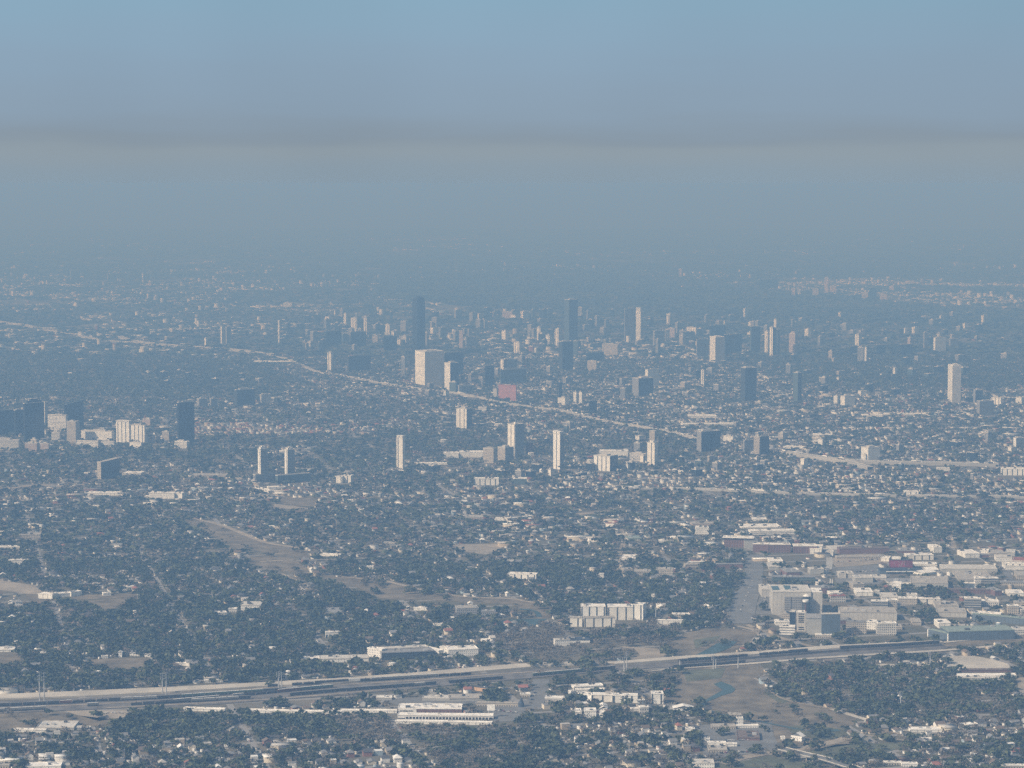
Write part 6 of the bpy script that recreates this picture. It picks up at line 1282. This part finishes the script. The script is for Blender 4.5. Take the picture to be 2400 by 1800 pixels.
WN = ['white', 'cream', 'tan', 'grey', 'red brick', 'pale blue']; RN = ['grey', 'dark', 'brown', 'pale', 'white', 'red']
MESH = {}
def unit_mesh(kind, part, mat):
    k = (kind, part, mat)
    if k not in MESH:
        v, f, mi = PROTOS[kind]; ff = [q for q, i in zip(f, mi) if i == part]; use = sorted({i for q in ff for i in q}); ix = {a: b for b, a in enumerate(use)}
        me = bpy.data.meshes.new(['wall', 'roof'][part]); me.from_pydata([tuple(v[i]) for i in use], [], [tuple(ix[i] for i in q) for q in ff]); me.materials.append(MATS[mat]); MESH[k] = me
    return MESH[k]
SHAPE = {0: 'gabled house', 1: 'flat roofed townhouse', 2: 'hip roofed house'}
def area_of(px):
    return 'in streets below the long white sheds' if px < 900 else 'by the bare woods' if px < 1330 else 'below the white box houses' if px < 1640 else 'near the small overpass' if px < 1960 else 'in scrubby streets past the overpass'
for i in np.where(single)[0]:
    wl_, rf, w_, d_, h_, ro, kd = (q[i] for q in LA); root = empty('house', (HA[0][i], HA[1][i], 0), float(ro))
    for part, mt in ((0, WALLS[wl_]), (1, ROOFS[rf])):
        o = bpy.data.objects.new(['wall', 'roof'][part], unit_mesh(int(kd), part, mt)); scene.collection.objects.link(o); o.parent = root; o.scale = (w_, d_, h_)
    lab = f'{WN[wl_]} {SHAPE[int(kd)]} with {RN[rf]} roof {area_of(HA[2][i])}'
    tag(root, lab, 'house', lab)
bulk = Bulk()
for (HX, LX, skip) in ((HA, LA, single), (HB, LB, np.zeros(len(HB[0]), bool))):
    wall, roof, w_, d_, h_, ro, kd = LX
    for k in range(3):
        q = (kd == k) & ~skip; mi = np.array(PROTOS[k][2]); mf = np.where(mi[None] == 0, wall[q][:, None], roof[q][:, None] + len(WALLS))
        bulk.add(PROTOS[k], np.stack([HX[0][q], HX[1][q], np.zeros(q.sum())], -1), ro[q], np.stack([w_[q], d_[q], h_[q]], -1), mf)
# ---- small sheds, shops and far commercial roofs
def boxes(y0, y1, dens, wr, dr, hr, strict=0.0):
    x, y = wedge(y0, y1, dens); px, py, ok = seen(x, y); h = look(H, px, py)
    ok &= ~look(CLEAR, px, py) & (rs.rand(len(x)) < np.clip(h * .5 * (1.6 * np.clip((vn(x, y, 40, 6) - .25) * 2.5, 0, 1) if strict else np.clip((vn(x, y, y1 * .04, 3) - .36) * 4.5, .05, 2.2)), 0, 1)); x, y, px, py = x[ok], y[ok], px[ok], py[ok]; n = len(x)
    wl = rs.choice(len(WALLS), n, p=[.5, .25, .12, .09, .03, .01]); rf = rs.choice(6, n, p=[.2, .07, .05, .28, .37, .03])
    rot = GRID + rs.choice([0, math.pi / 2], n, p=[.78, .22]) + rs.uniform(-.05, .05, n); mi = np.array(PROTOS[1][2]); mf = np.where(mi[None] == 0, wl[:, None], rf[:, None] + len(WALLS))
    bulk.add(PROTOS[1], np.stack([x, y, np.zeros(n)], -1), rot, np.stack([rs.uniform(*wr, n), rs.uniform(*dr, n), rs.uniform(*hr, n)], -1), mf)
boxes(Y0, 4300, 80e-6, (12, 30), (10, 20), (4, 7)); boxes(Y0, 4300, 4200e-6, (2.5, 6), (2, 5), (1.8, 3.4), 1); boxes(4300, 9500, 1000e-6, (3, 9), (3, 7), (2.5, 6), 1)
boxes(4300, 9500, 210e-6, (14, 56), (9, 22), (4.5, 8)); boxes(9500, 20000, 420e-6, (14, 60), (10, 26), (5, 11)); boxes(20000, 36000, 40e-6, (30, 120), (20, 50), (6, 14)); boxes(9500, 20000, 12e-6, (14, 30), (14, 24), (14, 34))
ob = bulk.build('distant_houses', WALLS + ROOFS); tag(ob, 'countless small houses and shop roofs filling the plain between the trees', 'houses', kind='stuff')

# ---- trees
def crown_proto(n, seed, spread=1.0, size=.5, core=True):
    r = np.random.RandomState(seed); v, f = [], []
    lobes = r.normal(0, .33, (5, 3)); lobes[:, 2] = lobes[:, 2] * .5 + .1
    for i in range(n):
        c = lobes[r.randint(5)]; d = r.normal(0, 1, 3); d /= np.linalg.norm(d); d[2] = abs(d[2]) * .9 - .15
        p = c + d * r.uniform(.32, .62) * spread; nn = d + r.normal(0, .55, 3); nn /= np.linalg.norm(nn); t = np.cross(nn, r.normal(0, 1, 3)); t /= np.linalg.norm(t); b = np.cross(nn, t)
        s = size * r.uniform(.6, 1.25) * .5; k = len(v); q = r.uniform(.6, 1.3, 4)
        v += [p + t * s * q[0], p + b * s * q[1], p - t * s * q[2], p - b * s * q[3]]; f.append((k, k + 1, k + 2, k + 3))
    if core:
        k = len(v); v += [np.array(x, float) * .42 for x in ((1, 0, 0), (0, 1, 0), (-1, 0, 0), (0, -1, 0), (0, 0, .9), (0, 0, -.7))]
        f += [(k, k + 1, k + 4), (k + 1, k + 2, k + 4), (k + 2, k + 3, k + 4), (k + 3, k, k + 4), (k + 1, k, k + 5), (k + 2, k + 1, k + 5), (k + 3, k + 2, k + 5), (k, k + 3, k + 5)]
    return np.array(v), f
LEAF = ['leaf_dark', 'leaf_mid', 'leaf_bare']
def tree_places(y0, y1, dens, gap, occ=False, lo=.36):
    x, y = wedge(y0, y1, dens); px, py, ok = seen(x, y); t = look(T, px, py)
    g = .55 * vn(x, y, gap, 1) + .45 * vn(x, y, gap * 3.4, 2); pr = np.clip(t * 1.25 - (1 - t) * .2, 0, 1) * np.clip((g - (1 - t) * .62) * 6 + .15, .03, 1)
    ok &= ~look(CLEAR, px, py) & (rs.rand(len(x)) < pr)
    sa = np.mod(x * math.cos(GRID) + y * math.sin(GRID), CROSS); sb = np.mod(-x * math.sin(GRID) + y * math.cos(GRID), STREET)
    if y0 < 9000: ok &= ~(((sa < 12) & (rs.rand(len(x)) < .85)) | ((sb < 8) & (rs.rand(len(x)) < .6)))
    if occ: ok &= np.array([(i, j) not in OCC for i, j in zip((x // 5.5).astype(int), (y // 5.5).astype(int))])
    x, y, px, py = x[ok], y[ok], px[ok], py[ok]; kb = look(K, px, py); n = len(x)
    bare = rs.rand(n) < np.clip(kb * (.4 + 1.2 * vn(x, y, gap * 2, 4)), 0, 1); kind = np.where(bare, 2, np.where(vn(x, y, gap * 1.5, 5) + rs.uniform(-.25, .25, n) > .46, 1, 0)); return x, y, px, py, kind
TA = tree_places(Y0, 4300, 12500e-6, 38, True); TB = tree_places(4300, 9500, 5000e-6, 66); TC = tree_places(9500, 20000, 560e-6, 260); TD = tree_places(20000, 36000, 60e-6, 600)
NP = 6
PA = [[crown_proto(46, 10 * k + i, size=.46 if k < 2 else .26, core=k < 2) for i in range(NP)] for k in range(3)]
PB = [[crown_proto(13, 100 + 10 * k + i, size=.75 if k < 2 else .5, core=False) for i in range(NP)] for k in range(3)]
bulk = Bulk()
vis = (TA[2] > 6) & (TA[2] < 2394) & (TA[3] < 1797); order = np.argsort(np.where(vis, TA[1], 1e9))[:300]; single = np.zeros(len(TA[0]), bool); single[order] = True
sizeA = 4.0 + 9.5 * rs.rand(len(TA[0])) ** 1.7; sizeA[TA[4] == 2] *= .85
def put(TT, protos, size, hz, flat, skip=None):
    pi = rs.randint(0, NP, len(TT[0]))
    for k in range(3):
        for i in range(NP):
            q = (TT[4] == k) & (pi == i)
            if skip is not None: q &= ~skip
            n = int(q.sum()); s = size[q]; zz = hz[q]
            bulk.add(protos[k][i], np.stack([TT[0][q], TT[1][q], zz], -1), rs.uniform(0, 6.28, n), np.stack([s, s, s * flat], -1), np.full((n, len(protos[k][i][1])), k))
put(TA, PA, sizeA, sizeA * .30 + 2.2, .72, single)
sB = 5.5 + 9 * rs.rand(len(TB[0])) ** 1.6; put(TB, PB, sB, sB * .22 + 2.5, .62)
sC = rs.uniform(24, 52, len(TC[0])); put(TC, PB, sC, np.full(len(sC), 5.0), .28)
sD = rs.uniform(80, 160, len(TD[0])); put(TD, PB, sD, np.full(len(sD), 5.0), .09)
ob = bulk.build('distant_trees', LEAF); tag(ob, 'endless dark tree canopy spread between the houses', 'trees', kind='stuff')
# the nearest trees one by one
TM = {}
def tree_meshes(k, i):
    if (k, i) not in TM:
        v, f = crown_proto(110 if k < 2 else 150, 500 + 10 * k + i, size=.34 if k < 2 else .16, core=k < 2)
        me = bpy.data.meshes.new('crown'); me.from_pydata([tuple(p * np.array([1, 1, .72]) + np.array([0, 0, .52])) for p in v], [], f); me.materials.append(MATS[LEAF[k]])
        m = MB(); r = random.Random(k * 10 + i); m.cyl(0, 0, .045, .028, 0, .34, 'trunk', 6)
        for j in range(4):
            t = j * 1.6 + r.uniform(-.3, .3); d = (math.cos(t), math.sin(t)); e = r.uniform(.22, .34)
            for s in (0, 1): m.face([(.02 * d[1], -.02 * d[0], .30), (-.02 * d[1], .02 * d[0], .30), (e * d[0], e * d[1], .62), (e * d[0] + .01, e * d[1], .60)][::1 - 2 * s], 'trunk')
        o = m.build('trunk'); mt = o.data; bpy.data.objects.remove(o); TM[k, i] = (me, mt)
    return TM[k, i]
TN = ['dark evergreen tree', 'mid green leafy tree', 'bare brown winter tree']
for q in np.where(single)[0]:
    k = int(TA[4][q]); i = int(rs.randint(5)); me, mt = tree_meshes(k, i); s = float(sizeA[q]); root = empty('tree', (TA[0][q], TA[1][q], 0), float(rs.uniform(0, 6.28)))
    for nm, d in (('crown', me), ('trunk', mt)):
        o = bpy.data.objects.new(nm, d); scene.collection.objects.link(o); o.parent = root; o.scale = (s, s, s)
    lab = TN[k] + ' ' + area_of(TA[2][q]); tag(root, lab, 'tree', lab)

# ---- the air: one closed box round the camera and the whole plain, the sky outside it
me = bpy.data.meshes.new('haze'); x0, x1, y0, y1, z0, z1 = -FAR * .85, FAR * .85, -6000, FAR, -1.0, CAM_H + 2
me.from_pydata([(x, y, z) for z in (z0, z1) for y in (y0, y1) for x in (x0, x1)], [], [(0, 2, 3, 1), (4, 5, 7, 6), (0, 1, 5, 4), (1, 3, 7, 5), (3, 2, 6, 7), (2, 0, 4, 6)])
ob = bpy.data.objects.new('haze', me); scene.collection.objects.link(ob); m = bpy.data.materials.new('haze'); m.use_nodes = True; n = m.node_tree; n.nodes.clear()
o_ = n.nodes.new('ShaderNodeOutputMaterial'); pv = n.nodes.new('ShaderNodeVolumePrincipled'); n.links.new(pv.outputs[0], o_.inputs['Volume'])
pv.inputs['Color'].default_value = (*HAZE_COLOR, 1); pv.inputs['Absorption Color'].default_value = (*HAZE_ABS, 1); pv.inputs['Density'].default_value = HAZE_DENSITY; pv.inputs['Anisotropy'].default_value = 0
me.materials.append(m); tag(ob, 'pale blue grey smog over the whole city', kind='stuff')
